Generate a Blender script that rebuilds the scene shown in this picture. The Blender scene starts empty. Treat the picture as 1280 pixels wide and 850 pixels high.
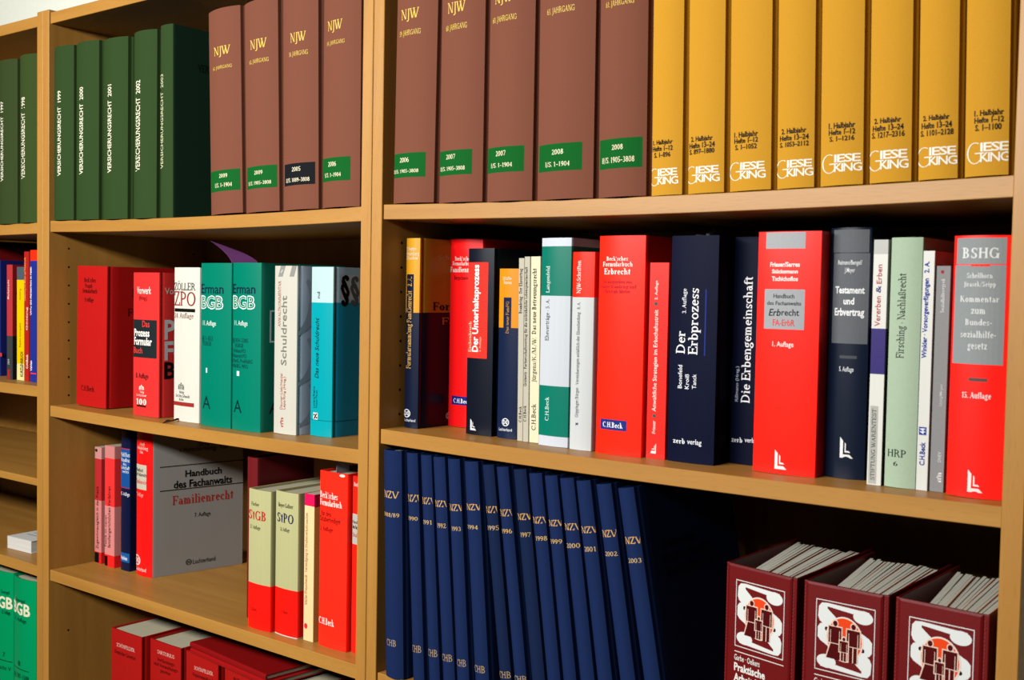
import bpy, bmesh, math, random
from mathutils import Vector, Matrix
random.seed(7)
R = math.radians
MM = 0.001
EYE = 1.6115                                  # lift from the measured frame (millimetres, 0 = about eye height) to the floor
scene = bpy.context.scene
COL = scene.collection

# ------------------------------------------------------------------ camera, world, lamps, exposure
F_PX = 1415.94
cam = bpy.data.cameras.new('camera'); cam_ob = bpy.data.objects.new('camera', cam); COL.objects.link(cam_ob)
cam.sensor_width = 36; cam.lens = F_PX / 1280 * 36; cam.clip_start = .05
def cam_rot(yaw, pitch, roll):
    f = Vector((-math.sin(yaw) * math.cos(pitch), math.cos(yaw) * math.cos(pitch), -math.sin(pitch)))
    r = Vector((math.cos(yaw), math.sin(yaw), 0)); u = r.cross(f)
    r2 = r * math.cos(roll) + u * math.sin(roll); u2 = -r * math.sin(roll) + u * math.cos(roll)
    return Matrix((r2, u2, -f)).transposed()
cam_ob.matrix_world = Matrix.Translation((1.05084, -1.03538, EYE - .01155)) @ cam_rot(.6676, .0425, .0182).to_4x4()
cam.dof.use_dof = True; cam.dof.focus_distance = 1.62; cam.dof.aperture_fstop = 13
scene.camera = cam_ob

world = bpy.data.worlds.new('room_light'); scene.world = world; world.use_nodes = True
world.node_tree.nodes['Background'].inputs[0].default_value = (1, .97, .92, 1)
world.node_tree.nodes['Background'].inputs[1].default_value = 0.006
def area(name, loc, target, size, power, col=(1, 1, 1), size_y=None):
    l = bpy.data.lights.new(name, 'AREA'); l.energy = power; l.size = size; l.color = col
    if size_y: l.shape = 'RECTANGLE'; l.size_y = size_y
    o = bpy.data.objects.new(name, l); COL.objects.link(o); o.location = loc
    o.rotation_euler = (Vector(target) - Vector(loc)).to_track_quat('-Z', 'Y').to_euler()
    return o
area('ceiling_tube_lamp', (-.26, -1.75, EYE + .55), (-.1, 0, EYE - .15), 1.7, 116, (1, .985, .96), .2)
scene.cycles.diffuse_bounces = 1                # the photo's interiors go almost black
scene.view_settings.view_transform = 'Standard'; scene.view_settings.look = 'None'
scene.view_settings.exposure = 0.0; scene.view_settings.gamma = 1.0
scene.view_settings.use_curve_mapping = False

# ------------------------------------------------------------------ materials
ALBEDO = .58                                  # print and paper seen in the photo, as reflectance
def lin(h):
    h = h.lstrip('#'); v = [int(h[i:i + 2], 16) / 255 for i in (0, 2, 4)]
    return tuple(ALBEDO * (c / 12.92 if c <= .04045 else ((c + .055) / 1.055) ** 2.4) for c in v) + (1,)
MATS = {}
def nd(nt, t, **k):
    n = nt.nodes.new(t)
    for a, b in k.items(): setattr(n, a, b)
    return n
def mat(col, fin='m'):
    """fin: g glossy print, m matte print, c book cloth, i ink or foil, v vinyl, w wall"""
    key = (col, fin)
    if key in MATS: return MATS[key]
    m = bpy.data.materials.new('book_' + {'g': 'gloss', 'm': 'matte', 'c': 'cloth', 'i': 'ink', 'v': 'vinyl', 'w': 'paint'}[fin] + '_' + col.lstrip('#'))
    m.use_nodes = True; nt = m.node_tree; p = nt.nodes['Principled BSDF']
    c = lin(col); c = tuple(x * .86 / ALBEDO for x in c[:3]) + (1,) if fin == 'w' else c
    if c[0] > .3 and c[0] > 6 * max(c[1], c[2]): c = tuple(x * 1.42 for x in c[:3]) + (1,)      # vivid red inks reflect more than the paper beside them
    p.inputs['Base Color'].default_value = c
    p.inputs['Roughness'].default_value = {'g': .3, 'm': .5, 'c': .8, 'i': .55, 'v': .38, 'w': .9}[fin]
    p.inputs['Specular IOR Level'].default_value = {'g': .16, 'm': .04, 'c': .06, 'i': .05, 'v': .28, 'w': .1}[fin]
    if fin != 'i':
        tc = nd(nt, 'ShaderNodeTexCoord'); nz = nd(nt, 'ShaderNodeTexNoise'); bp = nd(nt, 'ShaderNodeBump')
        mp = nd(nt, 'ShaderNodeMapping'); nt.links.new(tc.outputs['Object'], mp.inputs[0]); nt.links.new(mp.outputs[0], nz.inputs[0])
        mix = nd(nt, 'ShaderNodeMix', data_type='RGBA'); rmp = nd(nt, 'ShaderNodeMapRange')
        sc, st, lo = {'c': (2600, .04, .88), 'g': (60, .015, .97), 'm': (300, .03, .95), 'v': (420, .06, .9), 'w': (90, .08, .96)}[fin]
        if fin == 'c': mp.inputs['Scale'].default_value = (1, 1, .35)
        if fin == 'g': mp.inputs['Scale'].default_value = (4, 1, .12)
        nz.inputs['Scale'].default_value = sc; nz.inputs['Detail'].default_value = 3
        bp.inputs['Strength'].default_value = st * 2; bp.inputs['Distance'].default_value = .0006
        nt.links.new(nz.outputs[0], bp.inputs['Height']); nt.links.new(bp.outputs[0], p.inputs['Normal'])
        rmp.inputs['From Min'].default_value = .3; rmp.inputs['From Max'].default_value = .7
        mix.inputs[6].default_value = tuple(x * lo for x in c[:3]) + (1,); mix.inputs[7].default_value = c
        nt.links.new(nz.outputs[0], rmp.inputs[0]); nt.links.new(rmp.outputs[0], mix.inputs[0]); nt.links.new(mix.outputs[2], p.inputs['Base Color'])
    MATS[key] = m
    return m
def wood(name, axis, base, dark, rough=.42):
    """beech veneer: long soft grain and short pores along one axis"""
    m = bpy.data.materials.new(name); m.use_nodes = True; nt = m.node_tree; p = nt.nodes['Principled BSDF']
    tc = nd(nt, 'ShaderNodeTexCoord')
    def noise(sc, detail, dist=0):
        mp = nd(nt, 'ShaderNodeMapping'); mp.inputs['Scale'].default_value = sc
        n = nd(nt, 'ShaderNodeTexNoise'); n.inputs['Scale'].default_value = 1; n.inputs['Detail'].default_value = detail; n.inputs['Distortion'].default_value = dist
        nt.links.new(tc.outputs['Object'], mp.inputs[0]); nt.links.new(mp.outputs[0], n.inputs[0]); return n
    a, b = (55, 640), (2.2, 34)
    s1 = [a[1]] * 3; s1[axis] = a[0]; s2 = [b[1]] * 3; s2[axis] = b[0]
    n1 = noise(s1, 2); n2 = noise(s2, 4, .6)
    r1 = nd(nt, 'ShaderNodeMapRange'); r1.inputs['From Min'].default_value = .56; r1.inputs['From Max'].default_value = .68
    nt.links.new(n1.outputs[0], r1.inputs[0])
    cr = nd(nt, 'ShaderNodeValToRGB'); cr.color_ramp.elements[0].position = .3; cr.color_ramp.elements[1].position = .7
    cr.color_ramp.elements[0].color = tuple(.5 * x + .5 * y for x, y in zip(base, dark)) + (1,)
    cr.color_ramp.elements[1].color = tuple(base) + (1,)
    nt.links.new(n2.outputs[0], cr.inputs[0])
    mx = nd(nt, 'ShaderNodeMix', data_type='RGBA'); mx.inputs[7].default_value = tuple(dark) + (1,)
    ml = nd(nt, 'ShaderNodeMath', operation='MULTIPLY'); ml.inputs[1].default_value = .26
    nt.links.new(r1.outputs[0], ml.inputs[0]); nt.links.new(ml.outputs[0], mx.inputs[0])
    nt.links.new(cr.outputs[0], mx.inputs[6]); nt.links.new(mx.outputs[2], p.inputs['Base Color'])
    bp = nd(nt, 'ShaderNodeBump'); bp.inputs['Strength'].default_value = .12; bp.inputs['Distance'].default_value = .0004
    nt.links.new(n1.outputs[0], bp.inputs['Height']); nt.links.new(bp.outputs[0], p.inputs['Normal'])
    p.inputs['Roughness'].default_value = rough; p.inputs['Specular IOR Level'].default_value = .25
    return m
BEECH, BEECHD = ((0.28, 0.135, 0.026), (0.175, 0.073, 0.011))
WX = wood('beech_veneer_lengthwise', 0, BEECH, BEECHD); WZ = wood('beech_veneer_upright', 2, BEECH, BEECHD)
def paper_mat(name, col, axis=0, freq=900):
    m = bpy.data.materials.new(name); m.use_nodes = True; nt = m.node_tree; p = nt.nodes['Principled BSDF']
    tc = nd(nt, 'ShaderNodeTexCoord'); mp = nd(nt, 'ShaderNodeMapping'); n = nd(nt, 'ShaderNodeTexNoise'); mx = nd(nt, 'ShaderNodeMix', data_type='RGBA')
    s = [6, 6, 6]; s[axis] = freq; mp.inputs['Scale'].default_value = s; n.inputs['Scale'].default_value = 1
    nt.links.new(tc.outputs['Object'], mp.inputs[0]); nt.links.new(mp.outputs[0], n.inputs[0]); nt.links.new(n.outputs[0], mx.inputs[0])
    c = lin(col); mx.inputs[6].default_value = tuple(x * .62 for x in c[:3]) + (1,); mx.inputs[7].default_value = c
    nt.links.new(mx.outputs[2], p.inputs['Base Color']); p.inputs['Roughness'].default_value = .85
    return m
PAPER = paper_mat('page_edges', '#c6bd9e')
PAPER_THICK = paper_mat('loose_leaf_page_edges', '#dcd8c6', 0, 500)

# ------------------------------------------------------------------ mesh helpers (millimetres in, metres out)
def link(name, verts, faces, mats, parent=None, mis=None, smooth=None):
    me = bpy.data.meshes.new(name); me.from_pydata([(x * MM, y * MM, z * MM) for x, y, z in verts], [], faces)
    for m in mats: me.materials.append(m)
    if mis: me.polygons.foreach_set('material_index', mis)
    if smooth:
        me.polygons.foreach_set('use_smooth', [True] * len(me.polygons)); me.set_sharp_from_angle(angle=R(smooth))
    me.update()
    o = bpy.data.objects.new(name, me); COL.objects.link(o)
    if parent: o.parent = parent
    return o
class MB:
    def __init__(s): s.v = []; s.f = []; s.m = []
    def box(s, a, b, mi=0):
        i = len(s.v); (x0, y0, z0), (x1, y1, z1) = a, b
        s.v += [(x0, y0, z0), (x1, y0, z0), (x1, y1, z0), (x0, y1, z0), (x0, y0, z1), (x1, y0, z1), (x1, y1, z1), (x0, y1, z1)]
        for q in ((0, 3, 2, 1), (4, 5, 6, 7), (0, 1, 5, 4), (1, 2, 6, 5), (2, 3, 7, 6), (3, 0, 4, 7)): s.f.append(tuple(i + k for k in q)); s.m.append(mi)
    def poly(s, pts, mi=0):
        i = len(s.v); s.v += pts; s.f.append(tuple(range(i, i + len(pts)))); s.m.append(mi)
    def bevel_box(s, a, b, r=.6, mi=0):
        (x0, y0, z0), (x1, y1, z1) = a, b
        i = len(s.v); V = []
        for sx, sy, sz in ((0, 0, 0), (1, 0, 0), (1, 1, 0), (0, 1, 0), (0, 0, 1), (1, 0, 1), (1, 1, 1), (0, 1, 1)):
            X = (x0, x1)[sx]; Y = (y0, y1)[sy]; Z = (z0, z1)[sz]; dx = r * (1 - 2 * sx); dy = r * (1 - 2 * sy); dz = r * (1 - 2 * sz)
            V += [(X, Y + dy, Z + dz), (X + dx, Y, Z + dz), (X + dx, Y + dy, Z)]
        s.v += V
        c = lambda k, ax: i + 3 * k + ax
        for ax, q in ((2, (0, 3, 2, 1)), (2, (4, 5, 6, 7)), (1, (0, 1, 5, 4)), (0, (1, 2, 6, 5)), (1, (2, 3, 7, 6)), (0, (3, 0, 4, 7))):
            s.f.append(tuple(c(k, ax) for k in q)); s.m.append(mi)
        for k, l, a1, a2 in ((0, 1, 1, 2), (3, 2, 1, 2), (4, 5, 1, 2), (7, 6, 1, 2), (0, 3, 0, 2), (1, 2, 0, 2), (4, 7, 0, 2), (5, 6, 0, 2), (0, 4, 0, 1), (1, 5, 0, 1), (2, 6, 0, 1), (3, 7, 0, 1)):
            s.f.append((c(k, a1), c(l, a1), c(l, a2), c(k, a2))); s.m.append(mi)
        for k in range(8): s.f.append((c(k, 0), c(k, 1), c(k, 2))); s.m.append(mi)
    def build(s, name, mats, parent=None, smooth=None, fix=True):
        o = link(name, s.v, s.f, mats, parent, s.m, smooth)
        if fix:
            bm = bmesh.new(); bm.from_mesh(o.data); bmesh.ops.recalc_face_normals(bm, faces=bm.faces); bm.to_mesh(o.data); bm.free()
        return o
def empty(name, loc, rot=(0, 0, 0)):
    o = bpy.data.objects.new(name, None); COL.objects.link(o); o.empty_display_size = .02
    o.location = (loc[0] * MM, loc[1] * MM, loc[2] * MM + EYE); o.rotation_euler = rot
    return o
def tag(o, label, cat, group=None):
    o['label'] = label; o['category'] = cat
    if group: o['group'] = group
    return o

# ------------------------------------------------------------------ lettering
SERIF = {
 'A': 'e.03 0 .33 .7;d.27 .7 .53 0;h.15 .47 .22;n.0 0;s.53 0;w.70', 'B': 'v.08 0 .7;h.02 .3 .66;h.02 .3 0;h.1 .3 .35;a.28 .525 .22 .175 -90 90;a.29 .195 .26 .195 -90 90;w.62',
 'C': 'a.38 .35 .35 .36 50 310;u.58 .5 .68;w.68', 'D': 'v.08 0 .7;h.02 .3 .66;h.02 .3 0;a.3 .35 .36 .35 -90 90;w.74', 'E': 'v.08 0 .7;h.02 .54 .66;h.02 .56 0;h.1 .4 .35;u.51 .52 .7;u.53 0 .18;u.38 .27 .45;w.62',
 'F': 'v.08 0 .7;h.02 .54 .66;s.08 0;h.1 .4 .34;u.51 .52 .7;u.38 .26 .44;w.57', 'G': 'a.38 .35 .35 .36 50 330;u.58 .5 .68;v.54 .0 .3;s.54 .3;w.74', 'H': 'v.08 0 .7;v.52 0 .7;s.08 0;s.08 .66;s.52 0;s.52 .66;h.1 .6 .35;w.74',
 'I': 'v.08 0 .7;s.08 0;s.08 .66;w.30', 'J': 'v.16 -.08 .7;s.16 .66;a.1 -.08 .17 .12 230 360;w.34', 'K': 'v.08 0 .7;s.08 0;s.08 .66;e.16 .3 .52 .7;d.24 .42 .54 0;s.54 0;n.48 .66;w.72', 'L': 'v.08 0 .7;s.08 .66;h.02 .54 0;u.51 0 .2;w.58',
 'M': 'u.1 0 .7;d.1 .7 .38 0;e.43 0 .70 .7;v.68 0 .7;n.1 0;s.68 0;s.68 .66;h.02 .18 .66;w.88', 'N': 'u.1 0 .7;d.08 .7 .52 0;u.59 0 .7;n.1 0;n.59 .66;h.0 .14 .66;w.72', 'O': 'a.38 .35 .35 .36 0 360;w.76', 'P': 'v.08 0 .7;h.02 .3 .66;s.08 0;h.1 .3 .31;a.28 .505 .26 .195 -90 90;w.58',
 'Q': 'a.38 .35 .35 .36 0 360;d.38 .1 .62 -.14;w.76', 'R': 'v.08 0 .7;h.02 .3 .66;s.08 0;h.1 .3 .33;a.28 .515 .24 .185 -90 90;d.3 .34 .54 0;s.54 0;w.70', 'S': 'a.27 .53 .22 .18 35 270;a.27 .18 .24 .19 -145 90;u.44 .52 .68;u.05 .02 .2;w.54', 'T': 'v.25 0 .7;s.25 0;h.02 .6 .66;u.02 .52 .7;u.57 .52 .7;w.62',
 'U': 'v.08 .2 .7;s.08 .66;u.58 .2 .7;n.58 .66;a.345 .22 .265 .23 180 360;w.70', 'V': 'd.03 .7 .27 0;e.33 0 .6 .7;s.02 .66;n.58 .66;w.66', 'W': 'd.02 .7 .22 0;e.28 0 .46 .7;d.36 .7 .56 0;e.62 0 .84 .7;s.02 .66;s.37 .66;n.82 .66;w.92', 'X': 'd.04 .7 .5 0;e.06 0 .56 .7;s.04 .66;s.5 0;n.06 0;n.52 .66;w.66', 'Y': 'd.02 .7 .26 .32;e.3 .32 .56 .7;v.25 0 .36;s.25 0;s.02 .66;n.54 .66;w.62', 'Z': 'h.04 .54 .66;h.04 .56 0;k.04 .04 .42 .66;u.04 .52 .7;u.53 0 .18;w.60',
 'a': 'v.28 .06 .32;a.2 .33 .17 .14 0 150;a.2 .14 .17 .15 0 360;h.33 .46 0;w.47', 'b': 'v.06 0 .72;a.26 .235 .22 .245 0 360;h.0 .1 .69;w.52', 'c': 'a.25 .235 .22 .245 45 315;. .39 .36 .05;w.44', 'd': 'v.37 0 .72;a.26 .235 .22 .245 0 360;h.3 .4 .69;h.4 .52 0;w.54', 'e': 'a.25 .235 .22 .245 0 318;h.08 .45 .24;w.47', 'f': 'v.1 0 .56;a.27 .56 .17 .16 50 180;h.01 .32 .43;s.1 0;. .35 .66 .045;w.33',
 'g': 'a.22 .31 .18 .17 0 360;a.22 -.06 .22 .14 0 360;h.3 .48 .44;w.48', 'h': 'v.07 0 .72;s.07 0;h.0 .1 .69;a.26 .32 .19 .16 0 140;v.35 0 .33;s.35 0;w.54', 'i': 'v.08 0 .46;s.08 0;h.01 .1 .43;. .13 .64 .065;w.28', 'j': 'v.1 -.1 .46;h.02 .12 .43;. .15 .64 .065;a.05 -.1 .15 .11 240 360;w.26', 'k': 'v.07 0 .72;s.07 0;h.0 .1 .69;e.14 .2 .36 .46;d.2 .28 .38 0;s.38 0;n.33 .43;w.54', 'l': 'v.08 0 .72;s.08 0;h.01 .1 .69;w.28',
 'm': 'v.07 0 .46;s.07 0;h.0 .1 .43;a.24 .32 .17 .16 0 140;v.31 0 .33;s.31 0;a.48 .32 .17 .16 0 140;v.55 0 .33;s.55 0;w.78', 'n': 'v.07 0 .46;s.07 0;h.0 .1 .43;a.26 .32 .19 .16 0 140;v.35 0 .33;s.35 0;w.54', 'o': 'a.26 .235 .23 .245 0 360;w.52', 'p': 'v.07 -.22 .46;s.07 -.22;h.0 .1 .43;a.28 .235 .21 .245 0 360;w.53', 'q': 'v.37 -.22 .46;s.37 -.22;a.25 .235 .21 .245 0 360;w.53', 'r': 'v.07 0 .46;s.07 0;h.0 .1 .43;a.24 .32 .15 .15 50 150;. .33 .41 .06;w.41',
 's': 'a.2 .345 .15 .13 40 270;a.2 .125 .16 .135 -140 90;u.32 .35 .46;u.05 .01 .13;w.40', 't': 'v.1 .1 .6;a.22 .11 .12 .12 180 310;h.0 .32 .43;w.34', 'u': 'v.06 .14 .46;h.0 .1 .43;a.25 .15 .19 .16 180 330;v.36 0 .46;h.28 .4 .43;h.4 .52 0;w.54', 'v': 'd.03 .46 .18 0;e.23 0 .42 .46;s.02 .43;n.38 .43;w.48', 'w': 'd.02 .46 .15 0;e.2 0 .34 .46;d.27 .46 .41 0;e.46 0 .62 .46;s.02 .43;n.58 .43;w.68', 'x': 'd.03 .46 .34 0;e.04 0 .4 .46;n.02 0;s.34 0;s.03 .43;n.36 .43;w.5', 'y': 'd.03 .46 .2 0;e.12 -.22 .42 .46;s.02 .43;n.38 .43;. .1 -.17 .055;w.48', 'z': 'h.03 .4 .42;h.03 .42 0;k.03 .04 .3 .43;u.03 .34 .46;u.39 0 .12;w.45',
 'ß': 'v.07 0 .54;s.07 0;a.25 .54 .18 .17 0 180;a.28 .16 .2 .165 -110 90;a.3 .44 .13 .13 -90 60;w.53', '0': 'a.25 .34 .22 .35 0 360;w.5', '1': 'v.2 0 .68;s.2 0;e.08 .55 .2 .68;w.46', '2': 'a.24 .47 .2 .21 0 160;k.05 .04 .33 .45;h.04 .46 0;u.43 0 .14;w.5', '3': 'a.23 .5 .19 .18 -80 150;a.23 .18 .21 .19 -150 90;w.48', '4': 'v.28 0 .68;e.03 .2 .32 .68;h.03 .46 .18;s.28 0;w.5', '5': 'u.09 .36 .68;h.09 .43 .62;a.22 .21 .22 .22 -150 120;w.48', '6': 'a.25 .21 .21 .22 0 360;a.35 .3 .31 .39 90 190;w.5', '7': 'h.05 .45 .62;e.16 0 .42 .66;u.05 .54 .68;w.46', '8': 'a.25 .52 .18 .17 0 360;a.25 .19 .21 .2 0 360;w.5', '9': 'a.25 .47 .21 .22 0 360;a.15 .38 .31 .39 -90 10;w.5',
 '.': '. .09 .05 .06;w.2', ',': '. .09 .05 .055;e.05 -.12 .1 .04;w.2', '-': 'h.04 .26 .21;h.04 .26 .24;w.3', '–': 'h.03 .42 .22;w.45', '/': 'e.02 -.08 .28 .74;w.34', '(': 'a.32 .3 .24 .46 120 240;w.26', ')': 'a-.08 .3 .24 .46 -60 60;w.26', '’': '. .09 .64 .055;e.06 .5 .1 .62;w.2', '·': '. .1 .26 .055;w.22', '&': 'a.28 .54 .15 .16 0 360;a.27 .18 .24 .19 60 330;d.2 .45 .55 0;e.44 .1 .6 .36;w.68', ' ': 'w.25', '§': 'a.25 .52 .17 .16 20 270;a.25 .1 .17 .16 -160 90;a.25 .3 .2 .14 0 360;w.5'}
ACC = {'ü': 'u', 'ä': 'a', 'ö': 'o', 'Ö': 'O', 'Ü': 'U', 'Ä': 'A'}
def serif_polys(s, T, t=.045):
    out = []; x0 = 0
    for ch in s:
        base = ACC.get(ch, ch); g = SERIF.get(base, SERIF['o'])
        for c in g.split(';'):
            op, a = c[0], [float(q) for q in c[1:].split()]
            P = []
            if op == 'v': P = [(a[0], a[1]), (a[0] + T, a[1]), (a[0] + T, a[2]), (a[0], a[2])]
            elif op == 'u': P = [(a[0], a[1]), (a[0] + t, a[1]), (a[0] + t, a[2]), (a[0], a[2])]
            elif op == 'h': P = [(a[0], a[2]), (a[1], a[2]), (a[1], a[2] + t), (a[0], a[2] + t)]
            elif op in 'dek':
                w = t * 1.1 if op == 'e' else T * 1.05
                P = [(a[0], a[1]), (a[0] + w, a[1]), (a[2] + w, a[3]), (a[2], a[3])]
            elif op in 'sn':
                w = T if op == 's' else t
                P = [(a[0] - .06, a[1]), (a[0] + w + .06, a[1]), (a[0] + w + .06, a[1] + .035), (a[0] - .06, a[1] + .035)]
            elif op == '.': P = [(a[0] + a[2] * math.cos(k * .7854), a[1] + a[2] * math.sin(k * .7854)) for k in range(8)]
            elif op == 'a':
                cx, cy, rx, ry, A, Bq = a; n = max(4, int(abs(Bq - A) / 24)); ix = max(rx - T, rx * .3); iy = ry - t
                for k in range(n):
                    q = []
                    for (ex, ey, an) in ((rx, ry, k), (rx, ry, k + 1), (ix, iy, k + 1), (ix, iy, k)):
                        th = R(A + (Bq - A) * an / n); q.append((cx + ex * math.cos(th), cy + ey * math.sin(th)))
                    out.append([(x0 + x, y) for x, y in q])
            elif op == 'w': adv = a[0] + (T - .1) * .8
            if P: out.append([(x0 + x, y) for x, y in P])
        if ch in ACC:
            top = .62 if ch.islower() else .84
            for dx in (.15, .32):
                out.append([(x0 + dx + .05 * math.cos(k * .7854) + (0 if ch.islower() else .1), top + .05 * math.sin(k * .7854)) for k in range(8)])
        x0 += adv
    return out, .7
FCACHE = {}
def sans_polys(s, off, shear=0, space=1.0):
    key = (s, off, shear, space)
    if key in FCACHE: return FCACHE[key]
    cu = bpy.data.curves.new('lettering_outline', 'FONT'); cu.body = s; cu.size = 1; cu.resolution_u = 2; cu.offset = off; cu.shear = shear; cu.space_character = space
    ob = bpy.data.objects.new('lettering_outline', cu); me = ob.to_mesh()
    vs = [(v.co.x, v.co.y) for v in me.vertices]
    out = [[vs[i] for i in p.vertices] for p in me.polygons]
    ob.to_mesh_clear(); bpy.data.objects.remove(ob); bpy.data.curves.remove(cu)
    FCACHE[key] = (out, .70); return FCACHE[key]
def text_polys(s, font):
    if font == 's': return serif_polys(s, .11, .066)
    if font == 'S': return serif_polys(s, .155, .066)
    return sans_polys(s, {'g': .008, 'G': .028, 'i': .01, 'l': -.004, 'W': .010, 'O': .034, 'o': -.006}[font], .22 if font == 'i' else 0)
def place(polys, bb, rot, cap=None):
    """fit outlines into the box (u0,v0,u1,v1); rot 1 reads upward"""
    xs = [x for p in polys for x, y in p]; ys = [y for p in polys for x, y in p]
    if not xs: return []
    xa, xb = min(xs), max(xs); ya, yb = (0, cap) if cap else (min(ys), max(ys))
    u0, v0, u1, v1 = bb; out = []
    for p in polys:
        q = []
        for x, y in p:
            a = (x - xa) / max(xb - xa, 1e-6); b = (y - ya) / (yb - ya)
            q.append((u1 - b * (u1 - u0), v0 + a * (v1 - v0)) if rot else (u0 + a * (u1 - u0), v0 + b * (v1 - v0)))
        out.append(q)
    return out
def circ(cx, cy, r, n=20, ry=None): return [(cx + r * math.cos(2 * math.pi * k / n), cy + (ry or r) * math.sin(2 * math.pi * k / n)) for k in range(n)]
def ringp(cx, cy, r, w, n=24, a0=0, a1=360, ry=None):
    ry = ry or r; o = []
    for k in range(n):
        t0, t1 = R(a0 + (a1 - a0) * k / n), R(a0 + (a1 - a0) * (k + 1) / n)
        o.append([(cx + r * math.cos(t0), cy + ry * math.sin(t0)), (cx + r * math.cos(t1), cy + ry * math.sin(t1)), (cx + (r - w) * math.cos(t1), cy + (ry - w) * math.sin(t1)), (cx + (r - w) * math.cos(t0), cy + (ry - w) * math.sin(t0))])
    return o
def rect(x0, y0, x1, y1): return [(x0, y0), (x1, y0), (x1, y1), (x0, y1)]
def fit(polys, x0, y0, x1, y1):
    return place(polys, (x0, y0, x1, y1), 0)
def mark(k):
    if k == 'dot': return [circ(.5, .5, .5, 14)]
    if k == 'ring': return ringp(.5, .5, .5, .1) + [[(.27, .25), (.37, .25), (.73, .75), (.63, .75)], [(.63, .25), (.73, .25), (.37, .75), (.27, .75)], rect(.22, .25, .3, .75), rect(.7, .25, .78, .75)]
    if k == 'ell': return [[(0, 0), (.24, .2), (.24, .82), (0, 1)], [(0, 0), (1, 0), (.74, .17), (.2, .17)], [(.37, .27), (.46, .27), (.46, .68), (.37, .76)], [(.37, .27), (.8, .27), (.68, .35), (.37, .35)]]
    if k == 'ellr': return [[(1 - y, x) for x, y in p][::-1] for p in mark('ell')]
    if k == 'house': return [[(0, 0), (.18, 0), (.18, .55), (0, .55)], rect(.28, 0, .42, .7), rect(.58, 0, .72, .7), [(.82, 0), (1, 0), (1, .55), (.82, .55)], rect(.1, .6, .9, .7), [(.35, .75), (.65, .75), (.5, 1)]]
    if k == 'slant': return [[(0, 0), (.62, 0), (1, 1), (.38, 1)]]
    if k == 'slash': return [[(0, 0), (.35, 0), (1, 1), (.65, 1)], rect(.0, .6, .35, .9), rect(.65, .1, 1, .4)]
    if k == 'frame': return [rect(0, 0, .06, 1), rect(.94, 0, 1, 1), rect(.06, 0, .94, .05), rect(.06, .95, .94, 1)]
    if k == 'crescent':
        o = []; n = 14
        for i in range(n):
            q = []
            for s, j in ((0, i), (0, i + 1), (1, i + 1), (1, i)):
                t = -1.3 + 2.2 * j / n; rr = 1 - (.0 if s == 0 else .34 * math.sin(math.pi * (j / n) * .8 + .3)); q.append((rr * math.cos(t), rr * math.sin(t)))
            o.append(q)
        return o
    if k == 'giese':
        o = ringp(.2, .5, .2, .032, 26, 62, 335, .5) + [rect(.2, .46, .42, .51)]
        for t, b in (('IESE', (.33, .55, .97, .97)), ('KING', (.33, .06, 1, .5))):
            pl, c = sans_polys(t, .012, 0, .82); o += place(pl, b, 0)
        return o
    return []

# ------------------------------------------------------------------ a book
def side_pts(w, d, b, t):
    """outline of a cover seen from above, from the back of the left board round the spine to the back of the right board"""
    if t == 'cloth': 
        s_ = 2.4 if w > 35 else 1.2; L = [(0, d), (0, 24), (0, 8), (.12 * s_, 6.8), (.5 * s_, 5.6), (.9 * s_, 4.6), (s_, 3.4), (s_, 1.8)]
    elif t == 'hard': L = [(0, d), (0, 24), (0, 10), (.5, 8.2), (1.5, 6.8), (1.6, 5.2), (.7, 3.4), (.15, 1.6)]
    elif t == 'jacket': L = [(0, d), (0, 30), (0, 6), (0, 2.4), (.25, .9)]
    else: L = [(0, d), (0, 30), (0, 1.0), (.12, .4)]
    N = 16; sp = []
    e = .7 if t != 'soft' else .4
    if t == 'cloth': e = s_ + .3
    for i in range(N + 1):
        u = e + (w - 2 * e) * i / N; s = (u - w / 2) / (w / 2); sp.append((u, -b * (1 - s * s)))
    Rr = [(w - x, y) for x, y in reversed(L)]
    return L, sp, Rr
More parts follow.
